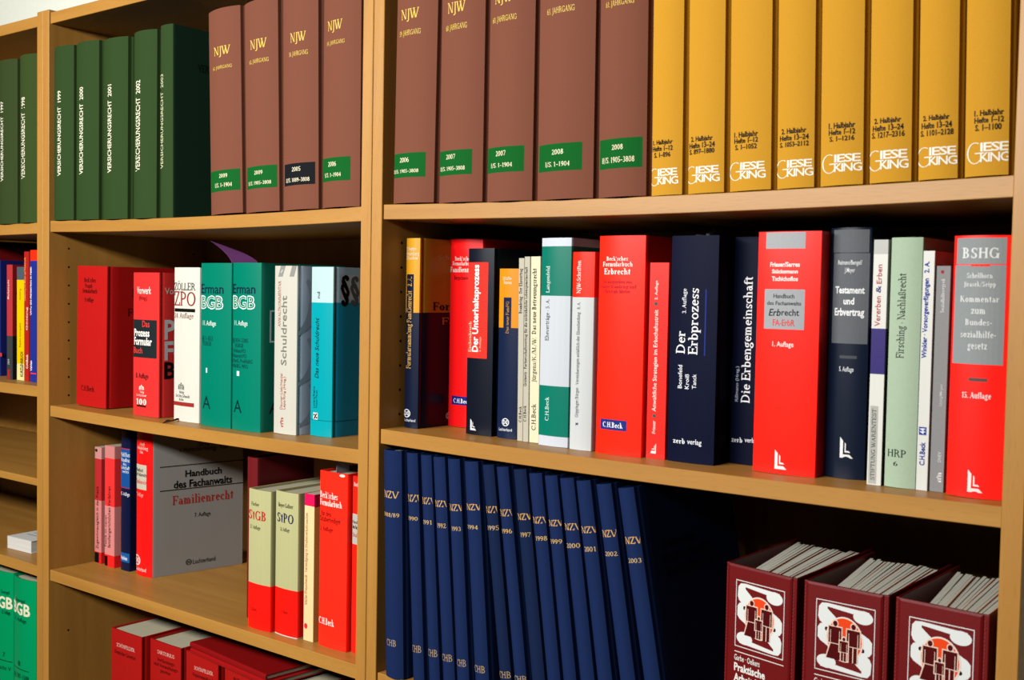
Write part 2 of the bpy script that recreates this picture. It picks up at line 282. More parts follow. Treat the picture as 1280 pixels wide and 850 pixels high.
def make_book(D):
    w, d, h, b, t, fin = D['w'], D['d'], D['h'], D['b'], D['t'], D['fin']
    if fin == 'c' and t == 'hard': t = 'cloth'
    root = empty(D['k'], (D['X'], D['Y'], D['z'] + .25), (0, math.atan(D['lean']), R(D['yaw'])))
    tag(root, D['lab'], D.get('cat', 'book'), D.get('g'))
    L, sp, Rr = side_pts(w, d, b, t); out = L + sp + Rr; n = len(out); th = .6 if t == 'soft' else 2.6
    inn = [(min(max(x, th), w - th), y if y >= d - 1e-6 else max(y + th, y + th)) for x, y in out]
    for i in range(len(L)): inn[i] = (th, max(out[i][1], b * 0 + th))
    for i in range(len(Rr)): inn[n - 1 - i] = (w - th, max(out[n - 1 - i][1], th))
    sp_ = D.get('sp', 0)                                              # front board standing a little open
    if sp_:
        for q_ in (out, inn):
            for i in range(n - len(Rr), n): q_[i] = (q_[i][0] + sp_ * q_[i][1], q_[i][1])
    bands, side = D['bands'], D.get('side')
    cuts = sorted({v for B_ in (bands, side or []) for v in B_[1::2]}); zs = [0] + cuts + [h]
    def col(B_, z):                                                   # bands run from the head downwards
        for i in range(1, len(B_), 2):
            if z > B_[i]: return B_[i - 1]
        return B_[-1]
    mats, idx = [], {}
    def mi(c):
        if c not in idx: idx[c] = len(mats); mats.append(mat(c, fin))
        return idx[c]
    V, F, M = [], [], []
    nz = len(zs)
    for z in zs:
        V += [(x, y, z) for x, y in out]
        V += [(x, y, z) for x, y in inn]
    lastS = len(L) + len(sp)
    for k in range(nz - 1):
        zc = (zs[k] + zs[k + 1]) / 2; a = 2 * n * k; c = 2 * n * (k + 1)
        for i in range(n - 1):
            m_ = mi(col(side, zc)) if side and (i >= lastS or i < len(L) - 1) else mi(col(bands, zc))
            F.append((a + i, a + i + 1, c + i + 1, c + i)); M.append(m_)
            F.append((a + n + i + 1, a + n + i, c + n + i, c + n + i + 1)); M.append(m_)
        for i in (0, n - 1):
            F.append((a + i, a + n + i, c + n + i, c + i)); M.append(mi(col(bands, zc)))
    for k in (0, nz - 1):
        a = 2 * n * k
        for i in range(n - 1):
            F.append((a + i, a + i + 1, a + n + i + 1, a + n + i)); M.append(mi(col(bands, h if k else 0)))
    me = MB(); me.v, me.f, me.m = V, F, M
    cov = me.build('cover', mats, root, smooth=38)
    ins = .4 if t == 'soft' else 3.2
    pb = MB(); rows = 8; ptop = h - ins
    P = [(th + .2, d - ins), (th + .2, 6 if t != 'soft' else th + .3)]
    for i in range(rows + 1):
        u = th + .4 + (w - 2 * th - .8) * i / rows; s = (u - w / 2) / (w / 2); P.append((u, -b * (1 - s * s) + th + .6))
    P += [(w - th - .2, 6 if t != 'soft' else th + .3), (w - th - .2, d - ins)]
    q = len(P); pb.v = [(x, y, ins) for x, y in P] + [(x, y, ptop) for x, y in P]
    for i in range(q): j = (i + 1) % q; pb.f.append((i, j, q + j, q + i)); pb.m.append(0)
    pb.f.append(tuple(range(q - 1, -1, -1))); pb.f.append(tuple(range(q, 2 * q))); pb.m += [0, 0]
    pb.build('page_block', [PAPER], root)
    # printing: patches first, then lettering; each patch is a part, lettering on it its sub-part
    def sm(u, v, off):
        s = max(-1, min(1, (u - w / 2) / (w / 2))); return (u, -b * (1 - s * s) - off, v)
    def cm(u, v, off): return (w + off + sp_ * u, u, v)
    patches = []; inks = {}; skins = []
    def clip_ok(p, cov_): return True
    for it in D['it']:
        f = cm if it[0][0] == 'c' else sm
        if it[0] in ('r', 'cr'):
            (u0, v0, u1, v1), c = it[1], it[2]; v0 = max(v0, .8); v1 = min(v1, h - .8)
            if f is sm: u0 = max(u0, (2.9 if w > 35 else 1.7) if t == 'cloth' else .6); u1 = min(u1, w - .6)
            p = MB(); nn = 10
            for k in range(nn):
                a = u0 + (u1 - u0) * k / nn; e = u0 + (u1 - u0) * (k + 1) / nn
                p.poly([f(a, v0, .12), f(e, v0, .12), f(e, v1, .12), f(a, v1, .12)])
            big = abs(u1 - u0) * abs(v1 - v0) > 60
            if big:
                o = p.build('spine_label' if f is sm else 'cover_label', [mat(c, 'c' if fin == 'c' else 'm')], root, fix=False)
                patches.append((f, (u0, v0, u1, v1), o))
            else: inks.setdefault((None, f, c, 'printed_bar'), []).extend(p.f and [[p.v[i] for i in q] for q in p.f])
            continue
        if it[0] in ('t', 'ct'):
            _, s, bb, rot, font, c = it; pl, cap = text_polys(s, font); pts = place(pl, bb, rot, cap); jobs = [(pts, c, .3)]
            if font == 'O':
                pl2, _ = text_polys(s, 'o'); bw = .035 * abs(bb[2] - bb[0]); bh = .07 * abs(bb[3] - bb[1])
                jobs.append((place(pl2, (bb[0] + bw, bb[1] + bh * .4, bb[2] - bw, bb[3] - bh * .4), rot, cap), D['bands'][0], .42))
        else:
            _, mk, bb, rot, c = it; jobs = [(place([[(0, 0), (0, 0), (0, 0)], [(1, 1), (1, 1), (1, 1)]] + mark(mk), bb, rot)[2:], c, .3)]
        cu, cv = (bb[0] + bb[2]) / 2, (bb[1] + bb[3]) / 2
        par = None
        for pf, r_, o in patches:
            if pf is f and r_[0] - 1 <= cu <= r_[2] + 1 and r_[1] - 1 <= cv <= r_[3] + 1: par = o
        for pts, c_, off in jobs:
            e_ = 2.8 if w > 35 else 1.6
            lo, hi = (e_, w - e_) if t == 'cloth' and f is sm else (.3, w - .3) if f is sm else (1, d)
            pts = [[(min(max(u, lo), hi), v) for u, v in p] for p in pts if not all(u < lo or u > hi for u, v in p)]
            inks.setdefault((par, f, c_, 'lettering' if it[0] in ('t', 'ct') else 'emblem'), []).extend([[f(u, v, off + .008 * (k % 6)) for u, v in p] for k, p in enumerate(pts)])
    for (par, f, c, nm), polys in inks.items():
        p = MB()
        for q in polys: p.poly(q)
        if p.f: p.build(nm, [mat(c, 'i')], par or root, fix=False)
    return root
# every upright book: kind, label, left front corner X Y z, width, height, depth, cover type, spine bulge, lean, colours from head to foot, printing (mm)
BOOKS = [
 {'k': 'bound_journal', 'lab': 'Green cloth bound journal cut off by the left picture edge, top left shelf', 'X': -962.4, 'Y': 6.0, 'w': 72.0, 'h': 291.0, 'd': 215, 't': 'hard', 'b': 9, 'fin': 'c', 'lean': 0, 'yaw': 0, 'z': 93.1, 'bands': ['#33421f'], 'it': [('t', 'VERSICHERUNGSRECHT  1997', [23.2, 76.0, 33.9, 218.3], 1, 'W', '#efe9d0')], 'g': 'green cloth journals on the top shelves'},
 {'k': 'bound_journal', 'lab': 'Green cloth bound journal dated 1998 beside the leftmost upright post', 'X': -886.4, 'Y': 6.0, 'w': 63.0, 'h': 292.0, 'd': 215, 't': 'hard', 'b': 9, 'fin': 'c', 'lean': 0, 'yaw': 0, 'z': 93.6, 'bands': ['#35471f'], 'it': [('t', 'VERSICHERUNGSRECHT  1998', [18.4, 76.9, 32.4, 218.7], 1, 'W', '#efe9d0')], 'g': 'green cloth journals on the top shelves'},
 {'k': 'bound_journal', 'lab': 'Green cloth bound journal dated 1999 in white on its spine', 'X': -773.4, 'Y': 6.0, 'w': 66.0, 'h': 291.0, 'd': 215, 't': 'hard', 'b': 9, 'fin': 'c', 'lean': 0, 'yaw': 0, 'z': 95.5, 'bands': ['#2e4420'], 'it': [('t', 'VERSICHERUNGSRECHT  1999', [25.2, 74.2, 36.0, 216.7], 1, 'W', '#f1ead0')], 'g': 'green cloth journals on the top shelves'},
 {'k': 'bound_journal', 'lab': 'Green cloth bound journal dated 2000 in white on its spine', 'X': -704.4, 'Y': 6.0, 'w': 72.0, 'h': 291.0, 'd': 215, 't': 'hard', 'b': 9, 'fin': 'c', 'lean': 0, 'yaw': 0, 'z': 94.3, 'bands': ['#2e4420'], 'it': [('t', 'VERSICHERUNGSRECHT  2000', [22.6, 74.8, 35.1, 217.6], 1, 'W', '#f1ead0')], 'g': 'green cloth journals on the top shelves'},
 {'k': 'bound_journal', 'lab': 'Green cloth bound journal dated 2001 in white on its spine', 'X': -623.4, 'Y': 6.0, 'w': 73.0, 'h': 288.0, 'd': 215, 't': 'hard', 'b': 9, 'fin': 'c', 'lean': 0, 'yaw': 0, 'z': 93.2, 'bands': ['#2e4420'], 'it': [('t', 'VERSICHERUNGSRECHT  2001', [24.7, 74.4, 36.4, 214.6], 1, 'W', '#f1ead0')], 'g': 'green cloth journals on the top shelves'},
 {'k': 'bound_journal', 'lab': 'Green cloth bound journal dated 2002 in white on its spine', 'X': -538.4, 'Y': 6.0, 'w': 66.0, 'h': 290.0, 'd': 215, 't': 'hard', 'b': 9, 'fin': 'c', 'lean': 0, 'yaw': 0, 'z': 92.4, 'bands': ['#2e4420'], 'it': [('t', 'VERSICHERUNGSRECHT  2002', [15.5, 73.3, 30.1, 214.5], 1, 'W', '#f1ead0')], 'g': 'green cloth journals on the top shelves'},
 {'k': 'bound_journal', 'lab': 'Green cloth bound journal with warped spine and its dark front cover showing', 'X': -467.0, 'Y': 7.0, 'w': 32.0, 'h': 294.0, 'd': 215, 't': 'jacket', 'b': 3, 'fin': 'c', 'lean': -0.008, 'yaw': 0, 'z': 92.0, 'bands': ['#2e4420'], 'side': ['#1d3a2a'], 'it': [('t', 'VERSICHERUNGSRECHT  2003', [0.1, 75.8, 10.0, 220.1], 1, 'W', '#c9c79a'), ('ct', 'VERSICHERUNGSRECHT', [44.2, 228.3, 174.4, 241.0], 0, 'g', '#152418')], 'g': 'green cloth journals on the top shelves'},  # side colour holds the cover's shade under grazing light, darker than the spine
 {'k': 'bound_journal', 'lab': 'Brown cloth bound journal with green label dated 2009, beside the dark green cover', 'X': -340.4, 'Y': 6.0, 'w': 78.0, 'h': 296.0, 'd': 215, 't': 'hard', 'b': 9, 'fin': 'c', 'lean': -0.033, 'yaw': 0, 'z': 92.4, 'bands': ['#7a4937'], 'it': [('t', 'NJW', [22.3, 229.4, 58.9, 241.4], 0, 's', '#e0bd5c'), ('t', '62. JAHRGANG', [18.6, 209.2, 61.3, 213.8], 0, 's', '#e0bd5c'), ('r', [3.8, 32.8, 72.2, 63.3], '#0a5c20'), ('t', '2009', [32.1, 52.2, 50.0, 58.0], 0, 's', '#efe6c0'), ('t', 'I/S. 1–1904', [20.0, 38.9, 58.6, 44.7], 0, 's', '#efe6c0')], 'g': 'brown cloth bound journals on the top shelves'},
 {'k': 'bound_journal', 'lab': 'Second brown cloth bound journal with green label dated 2009, left of the black-labelled one', 'X': -259.4, 'Y': 6.0, 'w': 77.0, 'h': 296.0, 'd': 215, 't': 'hard', 'b': 9, 'fin': 'c', 'lean': -0.027, 'yaw': 0, 'z': 93.1, 'bands': ['#7a4937'], 'it': [('t', 'NJW', [22.2, 228.4, 57.1, 241.2], 0, 's', '#e0bd5c'), ('t', '62. JAHRGANG', [19.3, 208.3, 60.2, 213.8], 0, 's', '#e0bd5c'), ('r', [6.9, 33.0, 71.5, 64.2], '#0a5c20'), ('t', '2009', [29.9, 52.5, 47.3, 58.1], 0, 's', '#efe6c0'), ('t', 'II/S. 1905–3808', [13.0, 38.3, 62.4, 43.3], 0, 's', '#efe6c0')], 'g': 'brown cloth bound journals on the top shelves'},
 {'k': 'bound_journal', 'lab': 'Brown cloth bound journal with the only black label, dated 2005', 'X': -178.9, 'Y': 6.0, 'w': 76.5, 'h': 296.0, 'd': 215, 't': 'hard', 'b': 9, 'fin': 'c', 'lean': -0.018, 'yaw': 0, 'z': 94.2, 'bands': ['#7a4937'], 'it': [('t', 'NJW', [25.2, 227.0, 55.8, 239.4], 0, 's', '#e0bd5c'), ('t', '58. JAHRGANG', [22.0, 208.2, 59.0, 214.1], 0, 's', '#e0bd5c'), ('r', [7.2, 33.3, 69.3, 63.0], '#14161a'), ('t', '2005', [28.4, 52.1, 45.9, 58.1], 0, 's', '#efe6c0'), ('t', 'II/S. 1889–3808', [12.9, 37.8, 61.1, 43.2], 0, 's', '#efe6c0')], 'g': 'brown cloth bound journals on the top shelves'},
 {'k': 'bound_journal', 'lab': 'Brown cloth bound journal with green 2006 label, left of the middle uprights', 'X': -99.4, 'Y': 6.0, 'w': 76.0, 'h': 296.0, 'd': 215, 't': 'hard', 'b': 9, 'fin': 'c', 'lean': -0.006, 'yaw': 0, 'z': 95.6, 'bands': ['#7a4937'], 'it': [('t', 'NJW', [15.3, 232.5, 45.9, 245.0], 0, 's', '#e0bd5c'), ('t', '59. JAHRGANG', [13.4, 213.5, 50.1, 218.7], 0, 's', '#e0bd5c'), ('r', [1.5, 34.5, 60.3, 65.5], '#0a5c20'), ('t', '2006', [19.1, 54.0, 36.1, 60.3], 0, 's', '#efe6c0'), ('t', 'I/S. 1–1904', [10.1, 40.2, 45.1, 45.5], 0, 's', '#efe6c0')], 'g': 'brown cloth bound journals on the top shelves'},
 {'k': 'bound_journal', 'lab': 'Brown cloth bound journal with green 2006 label, right of the middle uprights', 'X': 32.6, 'Y': 6.0, 'w': 74.0, 'h': 296.0, 'd': 215, 't': 'hard', 'b': 9, 'fin': 'c', 'lean': 0.01, 'yaw': 0, 'z': 97.3, 'bands': ['#7a4937'], 'it': [('t', 'NJW', [13.8, 227.7, 46.7, 240.0], 0, 's', '#e0bd5c'), ('t', '59. JAHRGANG', [10.8, 207.6, 49.7, 214.0], 0, 's', '#e0bd5c'), ('r', [-0.5, 31.8, 60.3, 62.0], '#0a5c20'), ('t', '2006', [17.4, 50.6, 35.0, 56.6], 0, 's', '#efe6c0'), ('t', 'II/S. 1905–3808', [3.2, 37.5, 50.7, 41.9], 0, 's', '#efe6c0')], 'g': 'brown cloth bound journals on the top shelves'},
 {'k': 'bound_journal', 'lab': 'Brown cloth bound journal with green 2007 label, left of the other 2007 volume', 'X': 110.6, 'Y': 6.0, 'w': 74.0, 'h': 296.0, 'd': 215, 't': 'hard', 'b': 9, 'fin': 'c', 'lean': 0, 'yaw': 0, 'z': 95.0, 'bands': ['#7a4937'], 'it': [('t', 'NJW', [16.4, 227.1, 46.4, 239.5], 0, 's', '#e0bd5c'), ('t', '60. JAHRGANG', [13.6, 206.7, 49.1, 213.3], 0, 's', '#e0bd5c'), ('r', [0.7, 32.9, 58.4, 62.7], '#0a5c20'), ('t', '2007', [17.9, 52.2, 34.2, 58.0], 0, 's', '#efe6c0'), ('t', 'II/S. 1905–3808', [5.3, 38.5, 49.0, 43.3], 0, 's', '#efe6c0')], 'g': 'brown cloth bound journals on the top shelves'},
 {'k': 'bound_journal', 'lab': 'Brown cloth bound journal with green 2007 label, right of the other 2007 volume', 'X': 187.1, 'Y': 6.0, 'w': 72.0, 'h': 296.0, 'd': 215, 't': 'hard', 'b': 9, 'fin': 'c', 'lean': 0, 'yaw': 0, 'z': 93.8, 'bands': ['#7a4937'], 'it': [('t', 'NJW', [12.6, 229.5, 41.8, 239.6], 0, 's', '#e0bd5c'), ('t', '60. JAHRGANG', [9.1, 208.1, 47.6, 214.5], 0, 's', '#e0bd5c'), ('r', [2.6, 33.5, 59.6, 63.1], '#0a5c20'), ('t', '2007', [19.5, 52.6, 35.4, 58.6], 0, 's', '#efe6c0'), ('t', 'I/S. 1–1904', [10.3, 39.5, 44.8, 44.6], 0, 's', '#efe6c0')], 'g': 'brown cloth bound journals on the top shelves'},
 {'k': 'bound_journal', 'lab': 'Brown cloth bound journal with green 2008 label, second from the yellow volumes', 'X': 261.6, 'Y': 6.0, 'w': 82.0, 'h': 296.0, 'd': 215, 't': 'hard', 'b': 9, 'fin': 'c', 'lean': -0.005, 'yaw': 0, 'z': 93.0, 'bands': ['#7a4937'], 'it': [('t', 'NJW', [20.6, 229.2, 48.5, 240.7], 0, 's', '#e0bd5c'), ('t', '61. JAHRGANG', [16.4, 207.3, 55.5, 213.9], 0, 's', '#e0bd5c'), ('r', [4.9, 31.5, 66.8, 62.2], '#0a5c20'), ('t', '2008', [27.3, 50.1, 43.5, 55.9], 0, 's', '#efe6c0'), ('t', 'I/S. 1–1904', [17.0, 36.7, 52.1, 42.0], 0, 's', '#efe6c0')], 'g': 'brown cloth bound journals on the top shelves'},
 {'k': 'bound_journal', 'lab': 'Brown cloth bound journal with green 2008 label touching the yellow volumes', 'X': 346.1, 'Y': 6.0, 'w': 66.0, 'h': 296.0, 'd': 215, 't': 'hard', 'b': 9, 'fin': 'c', 'lean': -0.012, 'yaw': 0, 'z': 92.5, 'bands': ['#7a4937'], 'it': [('t', 'NJW', [21.0, 226.0, 45.4, 237.8], 0, 's', '#e0bd5c'), ('t', '61. JAHRGANG', [12.6, 204.9, 49.2, 210.9], 0, 's', '#e0bd5c'), ('r', [4.2, 30.6, 59.3, 62.7], '#0a5c20'), ('t', '2008', [23.9, 50.7, 38.0, 56.3], 0, 's', '#efe6c0'), ('t', 'II/S. 1905–3808', [8.9, 36.9, 51.3, 42.9], 0, 's', '#efe6c0')], 'g': 'brown cloth bound journals on the top shelves'},
 {'k': 'bound_journal', 'lab': 'Tall yellow cloth journal volume leftmost of the eight, touching the brown volumes', 'X': 413.6, 'Y': 6.0, 'w': 42.0, 'h': 300.0, 'd': 212, 't': 'hard', 'b': 4.5, 'fin': 'c', 'lean': -0.014, 'yaw': 0, 'z': 92.5, 'bands': ['#ca9228'], 'it': [('t', '1. Halbjahr', [4.1, 53.4, 29.2, 58.0], 0, 'G', '#16120c'), ('t', 'Hefte 1–12', [3.6, 46.7, 29.3, 51.7], 0, 'G', '#16120c'), ('t', 'S. 1–896', [6.2, 40.0, 26.8, 45.0], 0, 'G', '#16120c'), ('m', 'giese', [-0.3, 10.1, 35.6, 28.5], 0, '#f3ecdc')], 'g': 'yellow cloth journals on the top right shelf'},
 {'k': 'bound_journal', 'lab': 'Tall yellow cloth journal volume with pages 897–1880 printed in black', 'X': 457.6, 'Y': 6.0, 'w': 46.5, 'h': 300.0, 'd': 212, 't': 'hard', 'b': 4.5, 'fin': 'c', 'lean': -0.018, 'yaw': 0, 'z': 92.7, 'bands': ['#ca9228'], 'it': [('t', '2. Halbjahr', [6.3, 53.6, 32.2, 58.5], 0, 'G', '#16120c'), ('t', 'Hefte 13–24', [4.1, 46.7, 34.4, 52.0], 0, 'G', '#16120c'), ('t', 'S. 897–1880', [4.2, 40.6, 34.0, 45.5], 0, 'G', '#16120c'), ('m', 'giese', [-0.2, 10.2, 39.9, 28.2], 0, '#f3ecdc')], 'g': 'yellow cloth journals on the top right shelf'},
 {'k': 'bound_journal', 'lab': 'Tall yellow cloth journal volume with pages 1–1052 printed in black', 'X': 505.6, 'Y': 6.0, 'w': 50.0, 'h': 300.0, 'd': 212, 't': 'hard', 'b': 4.5, 'fin': 'c', 'lean': -0.02, 'yaw': 0, 'z': 93.2, 'bands': ['#ca9228'], 'it': [('t', '1. Halbjahr', [7.8, 53.7, 34.5, 58.9], 0, 'G', '#16120c'), ('t', 'Hefte 1–12', [7.9, 47.8, 34.5, 52.6], 0, 'G', '#16120c'), ('t', 'S. 1–1052', [9.0, 41.4, 33.4, 46.2], 0, 'G', '#16120c'), ('m', 'giese', [1.9, 10.6, 42.6, 28.9], 0, '#f3ecdc')], 'g': 'yellow cloth journals on the top right shelf'},
 {'k': 'bound_journal', 'lab': 'Tall yellow cloth journal volume with pages 1053–2112 printed in black', 'X': 557.1, 'Y': 6.0, 'w': 43.5, 'h': 300.0, 'd': 212, 't': 'hard', 'b': 4.5, 'fin': 'c', 'lean': -0.02, 'yaw': 0, 'z': 93.6, 'bands': ['#ca9228'], 'it': [('t', '2. Halbjahr', [7.5, 53.2, 33.4, 58.2], 0, 'G', '#16120c'), ('t', 'Hefte 13–24', [5.6, 46.6, 35.7, 51.6], 0, 'G', '#16120c'), ('t', 'S. 1053–2112', [5.7, 40.4, 35.8, 45.0], 0, 'G', '#16120c'), ('m', 'giese', [1.4, 10.1, 40.3, 27.9], 0, '#f3ecdc')], 'g': 'yellow cloth journals on the top right shelf'},
 {'k': 'bound_journal', 'lab': 'Tall yellow cloth journal volume with pages 1–1216 printed in black', 'X': 601.8, 'Y': 6.0, 'w': 47.0, 'h': 300.0, 'd': 212, 't': 'hard', 'b': 4.5, 'fin': 'c', 'lean': -0.02, 'yaw': 0, 'z': 94.3, 'bands': ['#ca9228'], 'it': [('t', '1. Halbjahr', [11.3, 53.8, 37.1, 59.1], 0, 'G', '#16120c'), ('t', 'Hefte 1–12', [11.4, 47.8, 37.2, 52.7], 0, 'G', '#16120c'), ('t', 'S. 1–1216', [12.3, 41.8, 36.5, 46.3], 0, 'G', '#16120c'), ('m', 'giese', [4.6, 11.6, 43.7, 29.7], 0, '#f3ecdc')], 'g': 'yellow cloth journals on the top right shelf'},
 {'k': 'bound_journal', 'lab': 'Tall yellow cloth journal volume with pages 1217–2316 printed in black', 'X': 649.9, 'Y': 6.0, 'w': 44.0, 'h': 300.0, 'd': 212, 't': 'hard', 'b': 4.5, 'fin': 'c', 'lean': -0.02, 'yaw': 0, 'z': 95.1, 'bands': ['#ca9228'], 'it': [('t', '2. Halbjahr', [7.1, 54.7, 32.4, 59.4], 0, 'G', '#16120c'), ('t', 'Hefte 13–24', [5.5, 47.7, 34.6, 52.8], 0, 'G', '#16120c'), ('t', 'S. 1217–2316', [4.7, 41.4, 35.6, 46.5], 0, 'G', '#16120c'), ('m', 'giese', [1.0, 10.9, 39.2, 30.0], 0, '#f3ecdc')], 'g': 'yellow cloth journals on the top right shelf'},
 {'k': 'bound_journal', 'lab': 'Tall yellow cloth journal volume with pages 1101–2128 printed in black', 'X': 695.1, 'Y': 6.0, 'w': 40.0, 'h': 300.0, 'd': 212, 't': 'hard', 'b': 4.5, 'fin': 'c', 'lean': -0.02, 'yaw': 0, 'z': 95.9, 'bands': ['#ca9228'], 'it': [('t', '2. Halbjahr', [6.8, 53.0, 30.4, 57.6], 0, 'G', '#16120c'), ('t', 'Hefte 13–24', [5.3, 45.8, 32.4, 51.1], 0, 'G', '#16120c'), ('t', 'S. 1101–2128', [4.6, 39.3, 33.8, 44.3], 0, 'G', '#16120c'), ('m', 'giese', [1.2, 11.4, 37.2, 29.3], 0, '#f3ecdc')], 'g': 'yellow cloth journals on the top right shelf'},
 {'k': 'bound_journal', 'lab': 'Tall yellow cloth journal volume against the right end upright post', 'X': 736.0, 'Y': 6.0, 'w': 42.0, 'h': 300.0, 'd': 212, 't': 'hard', 'b': 4.5, 'fin': 'c', 'lean': -0.02, 'yaw': 0, 'z': 96.8, 'bands': ['#ca9228'], 'it': [('t', '1. Halbjahr', [10.8, 52.5, 35.3, 57.4], 0, 'G', '#16120c'), ('t', 'Hefte 1–12', [10.9, 46.3, 35.4, 51.1], 0, 'G', '#16120c'), ('t', 'S. 1–1100', [11.7, 39.7, 33.6, 44.9], 0, 'G', '#16120c'), ('m', 'giese', [4.7, 10.8, 40.6, 29.6], 0, '#f3ecdc')], 'g': 'yellow cloth journals on the top right shelf'},
 {'k': 'hardcover_book', 'lab': 'Thick plain red hardcover with small black lettering, nearest the left bay upright', 'X': -764.0, 'Y': 42.0, 'w': 92.0, 'h': 241.0, 'd': 165, 't': 'hard', 'b': 3, 'fin': 'm', 'lean': 0.015, 'yaw': 0, 'z': -221.0, 'bands': ['#b81816'], 'it': [('t', 'Beck’sches', [25.7, 213.1, 61.8, 220.6], 0, 's', '#1c0806'), ('t', 'Prozeß-', [28.6, 203.4, 52.7, 210.3], 0, 's', '#1c0806'), ('t', 'formularbuch', [20.5, 194.6, 65.5, 202.2], 0, 's', '#1c0806'), ('t', '9. Auflage', [27.8, 179.5, 55.5, 187.0], 0, 's', '#1c0806'), ('t', 'C.H.Beck', [18.4, 26.1, 60.6, 35.0], 0, 's', '#1c0806'), ('ct', 'Beck’sches', [47.2, 190.7, 127.6, 203.3], 0, 's', '#2a0806'), ('ct', 'Formularbuch', [39.2, 157.1, 144.9, 169.7], 0, 's', '#2a0806')]},
 {'k': 'hardcover_book', 'lab': 'Red hardcover with a dark square panel of white lettering on its spine', 'X': -586.5, 'Y': 38.0, 'w': 72.0, 'h': 233.0, 'd': 160, 't': 'hard', 'b': 2.5, 'fin': 'g', 'lean': 0, 'yaw': 0, 'z': -224.4, 'bands': ['#c02a28'], 'it': [('r', [1.1, 94.9, 66.3, 156.5], '#20282a'), ('t', 'Vorwerk', [12.7, 198.5, 52.3, 210.1], 0, 'g', '#efe6da'), ('t', '(Hrsg.)', [19.1, 188.7, 42.1, 195.2], 0, 'g', '#5c1010'), ('t', 'Das', [29.0, 144.9, 48.6, 155.3], 0, 'g', '#c8302c'), ('t', 'Prozess', [3.8, 129.6, 48.7, 141.3], 0, 'G', '#f0ece2'), ('t', 'Formular', [3.9, 115.4, 54.9, 127.8], 0, 'G', '#f0ece2'), ('t', 'Buch', [2.7, 101.7, 29.4, 111.5], 0, 'g', '#c8302c'), ('t', '8. Auflage', [9.9, 61.3, 46.1, 69.8], 0, 'g', '#4a0c0c'), ('m', 'house', [20.3, 42.3, 34.4, 50.8], 0, '#f0e6d8'), ('t', 'Verlag', [22.8, 37.1, 34.5, 41.0], 0, 'g', '#f0e6d8'), ('t', 'Dr.Otto Schmidt', [12.8, 31.8, 41.1, 35.1], 0, 'g', '#f0e6d8'), ('t', '100', [11.5, 18.1, 41.2, 27.9], 0, 'S', '#f4eee0'), ('r', [12.9, 14.4, 40.1, 17.3], '#20181a'), ('ct', 'Vorwerk', [9.8, 198.8, 61.7, 209.2], 0, 'g', '#e8dccc'), ('ct', 'Prozess', [9.4, 126.6, 134.7, 156.9], 0, 'G', '#dcd8d8'), ('ct', 'Formular', [9.6, 93.1, 160.2, 122.3], 0, 'G', '#dcd8d8'), ('ct', 'Buch', [9.1, 62.8, 86.4, 89.1], 0, 'G', '#141214')]},
 {'k': 'hardcover_book', 'lab': 'White hardcover with large dark red capitals and a black bar on its spine', 'X': -480.5, 'Y': 42.0, 'w': 66.0, 'h': 242.0, 'd': 165, 't': 'jacket', 'b': 2.5, 'fin': 'g', 'lean': 0, 'yaw': 0, 'z': -225.0, 'bands': ['#d8d6c8'], 'it': [('t', 'ZÖLLER', [1.4, 206.3, 56.6, 217.6], 0, 's', '#161412'), ('t', 'ZPO', [1.4, 182.0, 56.6, 203.8], 0, 's', '#8e2620'), ('r', [1.6, 172.3, 55.8, 177.6], '#141210'), ('t', '24. Auflage', [1.7, 162.5, 52.3, 170.6], 0, 's', '#8a5a4a'), ('m', 'house', [14.2, 50.1, 29.9, 61.5], 0, '#5c6450'), ('t', 'Verlag', [16.7, 43.9, 30.0, 48.3], 0, 's', '#5a5850'), ('t', 'Dr.Otto Schmidt', [7.0, 37.8, 44.1, 42.2], 0, 's', '#5a5850'), ('t', 'Köln', [16.8, 32.5, 29.1, 36.5], 0, 's', '#5a5850'), ('r', [0.6, 24.2, 54.5, 30.5], '#9c2c28')]},
 {'k': 'hardcover_book', 'lab': 'Green glossy hardcover of the two matching ones, beside the white spine with dark red capitals', 'X': -402.0, 'Y': 35.0, 'w': 74.5, 'h': 248.5, 'd': 165, 't': 'jacket', 'b': 4, 'fin': 'g', 'lean': 0, 'yaw': 0, 'z': -225.0, 'bands': ['#007a62'], 'it': [('t', 'Erman', [1.4, 202.5, 58.3, 217.0], 0, 'g', '#0c2436'), ('t', 'BGB', [1.4, 179.4, 58.2, 198.8], 0, 'O', '#e8f0e6'), ('t', '11. Auflage', [7.3, 153.8, 42.1, 161.1], 0, 'g', '#dceade'), ('t', '§§ 1–853', [5.0, 130.4, 34.6, 137.7], 0, 'g', '#0a4a44'), ('t', 'EGBGB', [7.7, 123.0, 30.7, 129.2], 0, 'g', '#0a4a44'), ('r', [16.9, 81.4, 20.4, 88.7], '#eef2ea'), ('t', 'A', [7.7, 26.3, 29.6, 45.9], 0, 'l', '#06282a')]},
